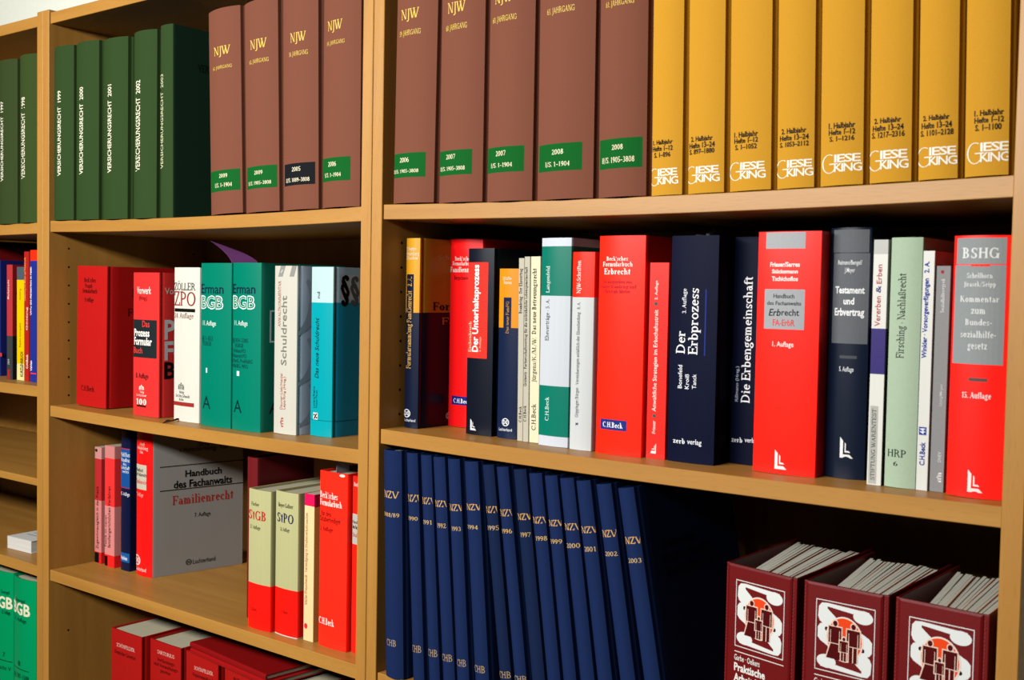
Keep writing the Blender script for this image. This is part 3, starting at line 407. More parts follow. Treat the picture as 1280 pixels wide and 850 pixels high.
 {'k': 'hardcover_book', 'lab': 'Green glossy hardcover of the two matching ones, beside the pale grey spine', 'X': -325.0, 'Y': 35.0, 'w': 66.0, 'h': 248.5, 'd': 165, 't': 'jacket', 'b': 4, 'fin': 'g', 'lean': 0, 'yaw': 0, 'z': -224.7, 'bands': ['#007a62'], 'it': [('t', 'Erman', [1.4, 203.3, 54.8, 217.4], 0, 'g', '#0c2436'), ('t', 'BGB', [1.4, 180.9, 54.8, 199.8], 0, 'O', '#e8f0e6'), ('t', '11. Auflage', [7.0, 156.0, 39.7, 163.1], 0, 'g', '#dceade'), ('t', '§§ 854–2385', [1.4, 130.9, 40.9, 136.9], 0, 'g', '#0a4a44'), ('t', 'EGBGB', [8.6, 123.2, 30.0, 129.1], 0, 'g', '#0a4a44'), ('t', 'ErbbauVO', [3.6, 115.5, 35.6, 121.4], 0, 'g', '#0a4a44'), ('t', 'HausratsVO', [1.4, 108.1, 37.8, 114.1], 0, 'g', '#0a4a44'), ('t', 'LPartG, ProdHaftG', [1.4, 100.6, 50.1, 106.5], 0, 'g', '#0a4a44'), ('t', 'VAHRG, WEG', [1.4, 92.7, 40.8, 98.7], 0, 'g', '#0a4a44'), ('r', [13.9, 80.8, 20.5, 87.9], '#eef2ea'), ('t', 'A', [6.3, 25.9, 27.3, 45.0], 0, 'l', '#06282a'), ('cm', 'frame', [15.3, 131.7, 68.9, 179.4], 0, '#d8e4e0'), ('ct', 'A', [15.2, 26.5, 36.4, 45.5], 0, 'l', '#04201e')]},
 {'k': 'hardcover_book', 'lab': 'Pale grey spined hardcover with swirled light blue grey cover', 'X': -247.0, 'Y': 49.5, 'w': 50.0, 'h': 244.0, 'd': 160, 't': 'hard', 'b': 3, 'fin': 'g', 'lean': 0, 'yaw': 0, 'z': -224.2, 'bands': ['#c9c6b8'], 'side': ['#b4c2d4'], 'it': [('m', 'slant', [9.8, 228.3, 26.9, 244.0], 0, '#8d8f88'), ('m', 'slant', [35.0, 228.5, 48.1, 244.0], 0, '#8d8f88'), ('t', 'ANWALTKOMMENTAR', [10.6, 155.2, 16.7, 222.5], 1, 's', '#a0583c'), ('t', 'Schuldrecht', [18.2, 99.9, 30.1, 200.7], 1, 'W', '#77786a'), ('t', 'Dauner-Lieb/Heidel', [16.7, 35.5, 22.4, 87.9], 1, 'g', '#b06a58'), ('t', 'Lepa/Ring (Hrsg.)', [23.9, 36.1, 28.7, 83.7], 1, 'g', '#b0503c'), ('m', 'house', [17.5, 10.0, 24.8, 24.0], 1, '#b86050'), ('cm', 'crescent', [-14.8, 143.5, 39.6, 235.7], 0, '#a2adbc'), ('cm', 'crescent', [-13.8, 71.5, 43.9, 149.2], 0, '#a2adbc'), ('cm', 'crescent', [-13.0, 10.7, 49.6, 80.7], 0, '#a2adbc')]},
 {'k': 'hardcover_book', 'lab': 'Turquoise hardcover with pale top band and two section signs on its cover', 'X': -186.5, 'Y': 66.5, 'w': 46.0, 'h': 242.5, 'd': 165, 't': 'hard', 'b': 3, 'fin': 'g', 'lean': 0, 'yaw': 0, 'z': -223.7, 'bands': ['#b9d6d4', 191.6, '#00a0aa'], 'side': ['#9fbccc', 192.1, '#0883a6'], 'it': [('t', 'nd', [14.8, 197.7, 21.1, 206.9], 1, 'g', '#1c3436'), ('t', 'Das neue Schuldrecht', [11.0, 83.1, 19.6, 169.7], 1, 'i', '#0b2a30'), ('t', 'Lorenz/Riehm', [6.9, 40.0, 11.9, 71.1], 1, 'g', '#0d4a52'), ('t', 'Huber/Faust', [13.5, 40.5, 17.6, 65.8], 1, 'g', '#0d4a52'), ('r', [8.1, 23.6, 18.7, 33.4], '#e4e0d8'), ('m', 'slash', [9.2, 24.4, 18.0, 32.3], 0, '#201c1a'), ('r', [1.6, 22.6, 47.4, 23.6], '#006a78'), ('cr', [5.9, 22.0, 57.9, 22.9], '#00485e'), ('cr', [12.1, 197.3, 50.6, 231.7], '#b8c0c6'), ('ct', '§', [12.9, 198.4, 30.8, 230.9], 0, 'G', '#10100e'), ('ct', '§', [31.6, 198.5, 49.8, 229.6], 0, 'G', '#55585c')]},
 {'k': 'hardcover_book', 'lab': 'Dark green hardcover behind the thin paperbacks at the left picture edge', 'X': -1172.0, 'Y': 100.0, 'w': 34.0, 'h': 262.0, 'd': 165, 't': 'jacket', 'b': 3, 'fin': 'g', 'lean': 0, 'yaw': 0, 'z': -192.9, 'bands': ['#06301a'], 'it': []},
 {'k': 'hardcover_book', 'lab': 'Dark red hardcover behind the thin paperbacks at the left picture edge', 'X': -1136.5, 'Y': 80.0, 'w': 26.0, 'h': 251.0, 'd': 160, 't': 'jacket', 'b': 3, 'fin': 'g', 'lean': 0, 'yaw': 0, 'z': -192.8, 'bands': ['#6c0f12'], 'it': []},
 {'k': 'paperback', 'lab': 'Blue paperback with fine white vertical lettering, leftmost on its shelf', 'X': -1103.0, 'Y': 72.0, 'w': 20.0, 'h': 224.0, 'd': 150, 't': 'soft', 'b': 0, 'fin': 'g', 'lean': 0, 'yaw': 0, 'z': -192.8, 'bands': ['#1e2a6a'], 'side': ['#161c5a'], 'it': [('t', 'Patent-, Marken- und Urheberrecht', [25.6, 71.9, 31.7, 178.4], 1, 'g', '#c6cae0'), ('r', [24.9, 37.8, 31.9, 44.8], '#c83028')]},
 {'k': 'paperback', 'lab': 'Thin paperback, red above and charcoal below, at far left', 'X': -1004.0, 'Y': 43.0, 'w': 20.5, 'h': 214.0, 'd': 145, 't': 'soft', 'b': 0, 'fin': 'g', 'lean': 0, 'yaw': 0, 'z': -192.4, 'bands': ['#b8383a', 81.4, '#3c3e40'], 'side': ['#7e1414', 81.3, '#141414'], 'it': [('t', 'Markenrecht', [3.1, 150.0, 9.0, 185.8], 1, 'g', '#f0d8c8'), ('r', [2.9, -1.2, 11.1, 18.3], '#b02420'), ('t', '2004', [3.2, 27.3, 9.7, 37.8], 1, 'g', '#b8b8b8')]},
 {'k': 'paperback', 'lab': 'Thin yellow paperback with grey top', 'X': -975.0, 'Y': 47.0, 'w': 26.0, 'h': 210.0, 'd': 145, 't': 'soft', 'b': 0, 'fin': 'g', 'lean': 0, 'yaw': 0, 'z': -192.2, 'bands': ['#4c5a62', 186.0, '#eac400', 30.4, '#e8dc90'], 'it': [('t', 'KURZLEHRBUCH', [12.9, 6.9, 22.4, 52.9], 1, 'G', '#3a3410'), ('t', 'Götting', [8.7, 149.0, 14.4, 169.7], 1, 'g', '#9a8a20'), ('t', 'Recht kompakt', [8.6, 61.5, 14.4, 106.1], 1, 'g', '#8a7a18')]},
 {'k': 'paperback', 'lab': 'Very thin red paperback between the yellow and the blue paperback', 'X': -947.0, 'Y': 46.0, 'w': 16.0, 'h': 238.0, 'd': 150, 't': 'soft', 'b': 0, 'fin': 'g', 'lean': 0, 'yaw': 0, 'z': -192.2, 'bands': ['#b4241c'], 'it': [('t', 'Fallsammlung zum Marken- und Urheberrecht', [0.3, 147.8, 5.9, 227.1], 1, 'g', '#f0b060'), ('t', 'Götting', [7.0, 93.6, 12.7, 136.2], 1, 'g', '#f0e0d0'), ('t', 'C.H.Beck', [7.6, 22.9, 13.8, 49.4], 1, 'G', '#f0e0d0')]},
 {'k': 'paperback', 'lab': 'Thin blue paperback with bright red top, against the upright post', 'X': -918.0, 'Y': 42.0, 'w': 24.0, 'h': 240.0, 'd': 150, 't': 'soft', 'b': 0, 'fin': 'g', 'lean': 0, 'yaw': 0, 'z': -191.9, 'bands': ['#e0280e', 220.8, '#22308c'], 'it': [('t', 'UWG und Markenrecht in Fällen', [-2.2, 121.9, 4.8, 209.2], 1, 'G', '#dfe2f0'), ('t', 'Vahlen', [-0.5, 19.6, 6.2, 38.7], 1, 'G', '#dfe2f0'), ('r', [-3.6, 14.4, 20.1, 16.7], '#c03040')]},
 {'k': 'paperback', 'lab': 'Thinnest pink and red paperback, first on its shelf', 'X': -774.0, 'Y': 84.0, 'w': 21.0, 'h': 208.0, 'd': 145, 't': 'soft', 'b': 0, 'fin': 'm', 'lean': 0, 'yaw': 0, 'z': -508.7, 'bands': ['#c88a84', 187.2, '#b82a2c', 112.8, '#d8807c', 20.1, '#c01c1c'], 'it': [('t', 'Zugewinnausgleich in der Praxis', [4.3, 25.5, 12.0, 137.5], 1, 'g', '#3a1414'), ('r', [0.1, 0.2, 13.9, 18.9], '#0e0c0c'), ('m', 'dot', [1.2, 198.8, 8.9, 204.6], 0, '#3c1414')]},
 {'k': 'paperback', 'lab': 'Pink and red paperback, second on its shelf, wider than its twin', 'X': -739.0, 'Y': 82.0, 'w': 30.0, 'h': 214.0, 'd': 145, 't': 'soft', 'b': 0, 'fin': 'm', 'lean': 0, 'yaw': 0, 'z': -508.7, 'bands': ['#d0807c', 192.3, '#cc2c2c', 107.5, '#de8884', 21.0, '#d01e1c'], 'it': [('t', 'Taktik im neuen', [0.6, 33.4, 6.1, 90.3], 1, 'g', '#3a1414'), ('t', 'familiengerichtlichen Verfahren', [9.5, 33.6, 18.4, 142.7], 1, 'g', '#3a1414'), ('r', [-1.2, 0.7, 9.4, 18.3], '#0e0c0c')]},
 {'k': 'hardcover_book', 'lab': 'Slim navy hardcover with bright blue label panels', 'X': -695.0, 'Y': 86.0, 'w': 27.0, 'h': 243.0, 'd': 160, 't': 'jacket', 'b': 1.2, 'fin': 'g', 'lean': 0, 'yaw': 0, 'z': -508.7, 'bands': ['#0c1638'], 'it': [('r', [-3.8, 145.2, 31.5, 212.1], '#174f94'), ('r', [-4.0, 212.1, 31.3, 213.8], '#b02a40'), ('r', [-3.6, 144.1, 31.7, 145.8], '#b02a40'), ('t', 'Heiß/Born', [1.4, 199.4, 28.3, 206.4], 0, 's', '#e4e8ee'), ('t', 'Handbuch', [1.4, 190.5, 30.4, 196.8], 0, 's', '#e4e8ee'), ('t', 'des', [8.0, 184.0, 17.8, 188.8], 0, 's', '#e4e8ee'), ('t', 'Unterhalts-', [1.4, 177.3, 30.5, 182.8], 0, 's', '#e4e8ee'), ('t', 'rechts', [5.2, 171.0, 24.1, 175.9], 0, 's', '#e4e8ee'), ('t', '15. Auflage', [1.4, 131.5, 26.5, 137.8], 0, 'g', '#d8dce6'), ('r', [-3.6, 14.9, 30.4, 31.0], '#1a5a9c'), ('t', 'Vahlen', [1.4, 18.9, 21.2, 25.2], 0, 'G', '#d8e0ee')]},
 {'k': 'hardcover_book', 'lab': 'Red spined hardcover with its wide grey cover standing open', 'X': -649.5, 'Y': 87.0, 'w': 46.0, 'h': 250.0, 'd': 166, 't': 'jacket', 'b': 4, 'fin': 'g', 'lean': 0, 'yaw': 0, 'sp': 0.184, 'z': -508.7, 'bands': ['#e01210'], 'side': ['#9a9690'], 'it': [('t', 'Gerhardt', [14.5, 224.4, 28.9, 229.2], 0, 's', '#f0c8b8'), ('t', 'v. Heintschel-Heinegg', [4.4, 217.0, 36.6, 223.1], 0, 's', '#f0c8b8'), ('t', 'Klein', [14.7, 210.5, 24.8, 215.3], 0, 's', '#f0c8b8'), ('r', [-3.7, 148.5, 33.2, 191.0], '#c8bfa8'), ('t', 'Handbuch', [1.4, 178.7, 25.1, 184.9], 0, 'g', '#403428'), ('t', 'des Fachanwalts', [1.4, 171.2, 33.6, 177.4], 0, 'g', '#403428'), ('t', 'Familienrecht', [1.4, 158.2, 33.6, 165.0], 0, 's', '#c03830'), ('t', '7. Auflage', [1.4, 136.4, 25.7, 142.6], 0, 's', '#f0b0a0'), ('m', 'ring', [-5.8, 16.5, 17.6, 34.5], 0, '#f4e0d8'), ('t', 'Luchterhand', [1.4, 8.1, 33.4, 14.3], 0, 'g', '#f4d0c8'), ('ct', 'Gerhardt', [80.1, 218.9, 111.2, 226.0], 0, 'g', '#2c2420'), ('ct', 'v. Heintschel-Heinegg · Klein', [46.8, 210.8, 136.9, 219.3], 0, 'g', '#2c2420'), ('cr', [13.0, 186.7, 171.0, 188.6], '#38302c'), ('ct', 'Handbuch', [57.8, 167.3, 125.1, 178.6], 0, 'G', '#100e0e'), ('ct', 'des Fachanwalts', [37.2, 149.1, 145.0, 161.8], 0, 'G', '#100e0e'), ('cr', [13.2, 145.5, 169.8, 147.5], '#38302c'), ('ct', 'Familienrecht', [35.2, 120.3, 146.8, 135.8], 0, 'S', '#b02c24'), ('ct', '7. Auflage', [75.0, 95.6, 104.6, 102.7], 0, 'g', '#1c1816'), ('cm', 'ring', [59.5, 12.7, 70.5, 23.0], 0, '#151212'), ('ct', 'Luchterhand', [72.6, 13.6, 114.2, 21.4], 0, 'g', '#1c1816')]},
 {'k': 'hardcover_book', 'lab': 'Dark red slim hardcover standing between the grey covered and the sage green books', 'X': -303.6, 'Y': 48.0, 'w': 24.0, 'h': 243.0, 'd': 110, 't': 'jacket', 'b': 3, 'fin': 'g', 'lean': 0, 'yaw': 0, 'z': -508.7, 'bands': ['#6e1a1e'], 'it': []},
 {'k': 'hardcover_book', 'lab': 'Sage green book with red letters and red lower band, left of its twin', 'X': -265.0, 'Y': 20.0, 'w': 50.0, 'h': 204.0, 'd': 140, 't': 'jacket', 'b': 2.5, 'fin': 'g', 'lean': 0, 'yaw': 0, 'z': -508.7, 'bands': ['#b9b682', 66.6, '#f0140c'], 'it': [('t', 'Fischer', [7.6, 180.1, 26.2, 185.3], 0, 's', '#4c4a30'), ('t', 'StGB', [1.4, 159.9, 39.8, 173.3], 0, 'S', '#b8302a'), ('t', '57. Auflage', [4.8, 146.2, 29.2, 151.5], 0, 's', '#5a5638'), ('t', 'C.H.Beck', [4.5, 25.7, 22.8, 31.0], 0, 's', '#8a120c')]},
 {'k': 'hardcover_book', 'lab': 'Sage green book with navy letters and red lower band, right of its twin', 'X': -211.0, 'Y': 25.0, 'w': 49.0, 'h': 207.0, 'd': 140, 't': 'jacket', 'b': 2.5, 'fin': 'g', 'lean': 0, 'yaw': 0, 'z': -508.7, 'bands': ['#b9b682', 68.1, '#f0140c', 1.3, '#d6d2c4'], 'it': [('t', 'Meyer-Goßner', [6.9, 184.6, 39.1, 190.6], 0, 's', '#4c4a30'), ('t', 'StPO', [5.1, 162.8, 40.1, 176.0], 0, 'S', '#1c2658'), ('t', '52. Auflage', [12.6, 150.6, 32.7, 155.8], 0, 's', '#5a5638'), ('t', 'C.H.Beck', [14.5, 32.1, 31.1, 37.3], 0, 's', '#8a120c')]},
 {'k': 'paperback', 'lab': 'Slim cream book with magenta top and orange cover', 'X': -155.5, 'Y': 30.0, 'w': 20.5, 'h': 208.5, 'd': 140, 't': 'soft', 'b': 0, 'fin': 'm', 'lean': 0, 'yaw': 0, 'z': -508.7, 'bands': ['#cc1048', 191.7, '#eed29a'], 'side': ['#b80f40', 190.6, '#e4a050'], 'it': [('t', 'Müller/Freyschmidt · Verteidigung in Straßenverkehrssachen', [2.3, 50.9, 7.0, 181.4], 1, 's', '#b0543c'), ('m', 'dot', [1.8, 16.6, 8.5, 24.6], 0, '#c8202c')]},
 {'k': 'hardcover_book', 'lab': 'Large red hardcover with torn spine top and white lettering, near the middle upright', 'X': -124.0, 'Y': 30.0, 'w': 56.0, 'h': 245.0, 'd': 165, 't': 'jacket', 'b': 2.5, 'fin': 'g', 'lean': 0, 'yaw': 0, 'z': -508.7, 'bands': ['#ee2414'], 'it': [('t', 'Beck’sches', [1.4, 207.6, 38.4, 216.4], 0, 'S', '#f6e8dc'), ('t', 'Formularbuch', [1.4, 197.3, 46.0, 205.6], 0, 'S', '#f6e8dc'), ('t', 'für den', [3.7, 183.1, 25.9, 189.8], 0, 's', '#4a0c08'), ('t', 'Strafverteidiger', [1.4, 174.9, 43.9, 182.1], 0, 's', '#4a0c08'), ('t', '2. Auflage', [2.1, 162.1, 29.5, 168.2], 0, 's', '#4a0c08'), ('t', 'C.H.Beck', [1.4, 31.4, 34.1, 40.4], 0, 'S', '#f6e8dc'), ('m', 'dot', [41.2, 240.0, 51.0, 244.2], 0, '#e8d4c4')]},
 {'k': 'hardcover_book', 'lab': 'Red book with pale grey label, half hidden by the middle upright', 'X': -65.0, 'Y': 36.0, 'w': 44.0, 'h': 243.0, 'd': 165, 't': 'jacket', 'b': 2.5, 'fin': 'g', 'lean': 0, 'yaw': 0, 'z': -508.7, 'bands': ['#f01c10'], 'it': [('r', [-3.3, 150.1, 20.5, 191.6], '#b8b4a8'), ('t', 'Handbuch', [1.4, 178.6, 21.0, 182.9], 0, 'g', '#2c2622'), ('t', 'des Fachanwalts', [1.4, 171.5, 24.1, 176.4], 0, 'G', '#2c2622'), ('t', 'Strafrecht', [1.4, 160.2, 22.6, 165.6], 0, 's', '#b83c30'), ('t', 'Bockemühl', [3.8, 229.6, 25.5, 235.1], 0, 'g', '#f4d8cc')]},
 {'k': 'hardcover_book', 'lab': 'Hardcover orange above and navy below, nearest the middle upright', 'X': 25.5, 'Y': 40.0, 'w': 25.0, 'h': 246.5, 'd': 165, 't': 'hard', 'b': 3, 'fin': 'g', 'lean': 0, 'yaw': 0, 'z': -191.3, 'bands': ['#dc9a22', 150.2, '#111a33'], 'side': ['#b87a1c', 150.4, '#0b0f22'], 'it': [('t', 'Schöppe-', [1.4, 230.9, 20.1, 235.1], 0, 's', '#f4e2c0'), ('t', 'Fredenburg', [1.4, 224.2, 23.5, 228.9], 0, 's', '#f4e2c0'), ('t', 'Schwolow', [1.4, 219.0, 22.4, 223.2], 0, 's', '#f4e2c0'), ('r', [2.6, 149.9, 16.2, 199.9], '#111a33'), ('t', 'Formularsammlung Familienrecht   2. A.', [4.7, 77.3, 13.2, 196.8], 1, 's', '#d8a84c'), ('m', 'ring', [-0.4, 13.3, 13.8, 24.3], 0, '#eceef0'), ('t', 'Luchterhand', [1.4, 8.3, 21.5, 11.9], 0, 'g', '#d8dce4'), ('ct', 'Schöppe', [34.3, 220.0, 85.8, 226.4], 0, 's', '#d8b078'), ('ct', 'Formularsammlung', [24.8, 153.4, 210.7, 163.8], 0, 'S', '#1a1210'), ('ct', 'Familienrecht', [42.5, 134.7, 192.8, 143.5], 0, 's', '#c07a2a'), ('cm', 'ring', [53.4, 7.8, 66.4, 17.5], 0, '#d8dade')]},
 {'k': 'hardcover_book', 'lab': 'Red hardcover with blue publisher panel, half hidden behind the navy book with red panel', 'X': 47.5, 'Y': 100.0, 'w': 58.0, 'h': 248.0, 'd': 165, 't': 'jacket', 'b': 5, 'fin': 'g', 'lean': 0, 'yaw': 0, 'z': -191.6, 'bands': ['#e01214'], 'it': [('t', 'Beck’sches', [12.8, 219.6, 42.4, 224.9], 0, 'S', '#f6dcd0'), ('t', 'Formularbuch', [7.8, 213.3, 44.9, 218.3], 0, 'S', '#f6dcd0'), ('t', 'Familienrecht', [3.3, 204.4, 54.1, 211.2], 0, 'S', '#f6dcd0'), ('t', 'Bergschneider', [11.8, 194.4, 42.9, 199.7], 0, 's', '#40080a'), ('r', [10.0, 28.9, 48.2, 40.5], '#1c2478'), ('t', 'C.H.Beck', [14.3, 31.5, 43.6, 37.3], 0, 'S', '#eceaf0')]},
 {'k': 'hardcover_book', 'lab': 'Dark navy hardcover with tall red panel on its spine', 'X': 118.0, 'Y': 56.0, 'w': 43.0, 'h': 234.5, 'd': 160, 't': 'hard', 'b': 2.5, 'fin': 'g', 'lean': 0, 'yaw': 0, 'z': -192.6, 'bands': ['#0d1320'], 'it': [('r', [0.0, 96.7, 34.2, 217.0], '#d42a20'), ('t', 'Eschenbruch', [3.4, 104.1, 8.3, 142.5], 1, 's', '#f0c8a8'), ('t', 'Der Unterhaltsprozess', [10.1, 104.6, 19.9, 214.0], 1, 'G', '#f6f0ea'), ('t', '3. Auflage', [22.0, 104.9, 25.0, 124.0], 1, 's', '#f0b8a0'), ('m', 'ell', [9.3, 5.4, 19.8, 19.5], 0, '#e8e8e4')]},
 {'k': 'hardcover_book', 'lab': 'Navy book with short orange top, beside the thin cream booklets', 'X': 166.5, 'Y': 59.0, 'w': 32.0, 'h': 209.7, 'd': 150, 't': 'jacket', 'b': 3, 'fin': 'g', 'lean': 0, 'yaw': 0, 'z': -193.1, 'bands': ['#dc8c14', 136.9, '#14203f'], 'it': [('r', [9.6, 136.7, 21.7, 174.3], '#14203f'), ('t', 'Schulte-', [7.8, 195.9, 21.9, 199.9], 0, 's', '#f6e6c8'), ('t', 'Bunnen', [9.4, 190.8, 22.0, 194.7], 0, 's', '#f6e6c8'), ('t', 'Das neue FamFG', [13.9, 130.0, 18.5, 169.4], 1, 's', '#c08a3c'), ('m', 'ring', [10.3, 15.2, 21.6, 25.1], 0, '#eceef0'), ('t', 'Luchterhand', [5.2, 9.2, 25.7, 12.9], 0, 'g', '#e0e4ea')]},
 {'k': 'paperback', 'lab': 'Thinnest cream booklet, left of the other thin cream ones', 'X': 203.8, 'Y': 52.5, 'w': 8.6, 'h': 222.6, 'd': 145, 't': 'soft', 'b': 0, 'fin': 'm', 'lean': -0.01, 'yaw': 0, 'z': -193.4, 'bands': ['#bdb7a4'], 'it': [('t', 'Brambring · Der Ehevertrag', [1.0, 155.5, 5.5, 209.9], 1, 'S', '#1e1c1a'), ('t', 'C.H.Beck', [2.6, 22.9, 6.5, 42.4], 1, 'S', '#1e1c1a')]},
 {'k': 'paperback', 'lab': 'Thin cream booklet with the longest vertical black title', 'X': 213.0, 'Y': 52.0, 'w': 8.6, 'h': 224.5, 'd': 145, 't': 'soft', 'b': 0, 'fin': 'm', 'lean': -0.01, 'yaw': 0, 'z': -193.5, 'bands': ['#bdb7a4'], 'it': [('t', 'Grziwotz · Partnerschaftsvertrag für die nichteheliche Lebensgemeinschaft', [0.9, 67.6, 4.8, 212.0], 1, 'S', '#1e1c1a'), ('t', 'C.H.Beck', [1.1, 24.6, 4.8, 44.1], 1, 'S', '#1e1c1a')]},
 {'k': 'paperback', 'lab': 'Pale cream book beside the green and white spine', 'X': 222.3, 'Y': 52.5, 'w': 14.5, 'h': 224.6, 'd': 145, 't': 'soft', 'b': 0, 'fin': 'm', 'lean': -0.01, 'yaw': 0, 'z': -193.5, 'bands': ['#e2d9b6'], 'it': [('t', 'Jürgens/K./M./W.', [3.3, 73.2, 9.3, 127.3], 1, 's', '#26231e'), ('t', 'Das neue Betreuungsrecht', [2.8, 131.2, 8.8, 210.1], 1, 'S', '#26231e'), ('t', 'C.H.Beck', [3.7, 15.1, 9.8, 47.1], 1, 's', '#26231e')]},
 {'k': 'hardcover_book', 'lab': 'White hardcover with two green bands on its spine', 'X': 241.0, 'Y': 46.0, 'w': 44.0, 'h': 246.2, 'd': 165, 't': 'jacket', 'b': 3, 'fin': 'g', 'lean': 0, 'yaw': 0, 'z': -193.7, 'bands': ['#c9ced6', 236.4, '#047460', 178.1, '#c6cbd0', 71.6, '#047460', 12.0, '#c9ced6'], 'it': [('t', 'Langenfeld', [9.1, 181.7, 14.6, 212.9], 1, 's', '#d6e6de'), ('t', 'Eheverträge · 5. A.', [9.1, 124.9, 14.6, 174.1], 1, 's', '#55585c'), ('t', 'C.H.Beck', [11.4, 29.9, 17.0, 58.4], 1, 's', '#d6e6de')]},
 {'k': 'paperback', 'lab': 'White paperback with bright red top', 'X': 288.0, 'Y': 44.0, 'w': 31.5, 'h': 229.5, 'd': 150, 't': 'jacket', 'b': 3, 'fin': 'g', 'lean': 0, 'yaw': 0, 'z': -193.9, 'bands': ['#ee2412', 177.2, '#c8cbca'], 'it': [('t', 'NJW-Schriften', [8.0, 181.7, 13.7, 219.6], 1, 's', '#f8e8e0'), ('t', 'Göppinger/Börger · Vereinbarungen anläßlich der Ehescheidung   8. A.', [9.2, 38.0, 13.6, 171.5], 1, 's', '#45464a'), ('t', '1', [10.4, 27.6, 14.0, 32.3], 1, 'S', '#45464a')]},
 {'k': 'hardcover_book', 'lab': 'Large bright red hardcover with blue panel at its spine foot', 'X': 325.5, 'Y': 43.0, 'w': 62.0, 'h': 247.5, 'd': 165, 't': 'jacket', 'b': 4, 'fin': 'g', 'lean': 0, 'yaw': 0, 'z': -194.1, 'bands': ['#f2200c'], 'it': [('t', 'Beck’sches', [11.8, 219.5, 40.9, 224.0], 0, 'S', '#f8ebe0'), ('t', 'Formularbuch', [6.5, 213.0, 46.9, 218.1], 0, 'S', '#f8ebe0'), ('t', 'Erbrecht', [8.6, 204.1, 44.2, 210.5], 0, 'S', '#f8ebe0'), ('t', 'Herausgegeben von', [5.8, 193.9, 46.5, 197.7], 0, 's', '#8a2030'), ('t', 'Günter Brambring und', [1.8, 188.4, 51.4, 192.4], 0, 's', '#8a2030'), ('t', 'Christoph Mutter', [8.0, 183.0, 44.8, 187.0], 0, 's', '#8a2030'), ('r', [7.5, 28.0, 43.6, 39.8], '#20307e'), ('t', 'C.H.Beck', [11.6, 30.8, 39.0, 36.7], 0, 'S', '#f0f0f4')]},
 {'k': 'paperback', 'lab': 'Slim red paperback with white vertical title, touching the navy book with white title', 'X': 390.0, 'Y': 48.0, 'w': 24.5, 'h': 217.5, 'd': 150, 't': 'soft', 'b': 0, 'fin': 'g', 'lean': 0, 'yaw': 0, 'z': -194.2, 'bands': ['#e2241c'], 'it': [('t', 'Frieser', [7.6, 28.0, 11.7, 42.3], 1, 'g', '#f6e4da'), ('m', 'dot', [7.7, 45.7, 11.8, 49.6], 0, '#2c5a58'), ('t', 'Anwaltliche Strategien im Erbschaftsstreit', [6.8, 52.7, 11.9, 165.4], 1, 'g', '#f6e4da'), ('m', 'dot', [6.7, 170.1, 10.8, 174.0], 0, '#2c5a58'), ('t', '2. Auflage', [7.2, 176.5, 10.6, 197.7], 1, 'g', '#f6e4da'), ('m', 'ellr', [6.0, 5.7, 13.2, 17.3], 0, '#f0e8e0')]},
 {'k': 'hardcover_book', 'lab': 'Navy hardcover with large white vertical title and crumpled clear bookmark on top', 'X': 417.0, 'Y': 48.0, 'w': 58.5, 'h': 246.5, 'd': 165, 't': 'hard', 'b': 2.5, 'fin': 'm', 'lean': 0, 'yaw': 0, 'z': -194.1, 'bands': ['#070d28'], 'it': [('t', '3. Auflage', [16.3, 162.3, 21.2, 189.2], 1, 's', '#eef0f4'), ('t', 'Der', [9.9, 118.7, 20.9, 143.0], 1, 's', '#f4f4f4'), ('t', 'Erbprozess', [25.5, 118.2, 36.3, 189.8], 1, 's', '#f4f4f4'), ('r', [44.0, 117.5, 45.3, 188.7], '#26358c'), ('t', 'Bonefeld', [12.9, 80.7, 18.1, 106.0], 1, 'g', '#eef0f4'), ('t', 'Kroiß', [21.9, 80.4, 26.9, 96.5], 1, 'g', '#eef0f4'), ('t', 'Tanck', [30.9, 81.0, 35.7, 97.0], 1, 'g', '#eef0f4'), ('t', 'zerb', [8.5, 20.4, 23.6, 25.6], 0, 'S', '#eef0f4'), ('t', 'verlag', [26.6, 20.8, 43.8, 26.5], 0, 'g', '#eef0f4')]},
 {'k': 'hardcover_book', 'lab': 'Navy hardcover pushed back in shadow between the large navy and large red spines', 'X': 476.5, 'Y': 80.0, 'w': 43.5, 'h': 245.7, 'd': 160, 't': 'hard', 'b': 2.5, 'fin': 'm', 'lean': 0, 'yaw': 0, 'z': -193.9, 'bands': ['#060b22'], 'it': [('t', 'Rißmann (Hrsg.)', [5.9, 67.8, 9.8, 106.0], 1, 'g', '#aeb4c4'), ('t', 'Die Erbengemeinschaft', [13.9, 67.1, 23.9, 203.0], 1, 's', '#f0f0f2'), ('t', 'zerb', [2.8, 23.5, 16.6, 28.7], 0, 'S', '#e0e4ec'), ('t', 'verlag', [19.5, 24.7, 34.1, 29.9], 0, 'g', '#e0e4ec')]},
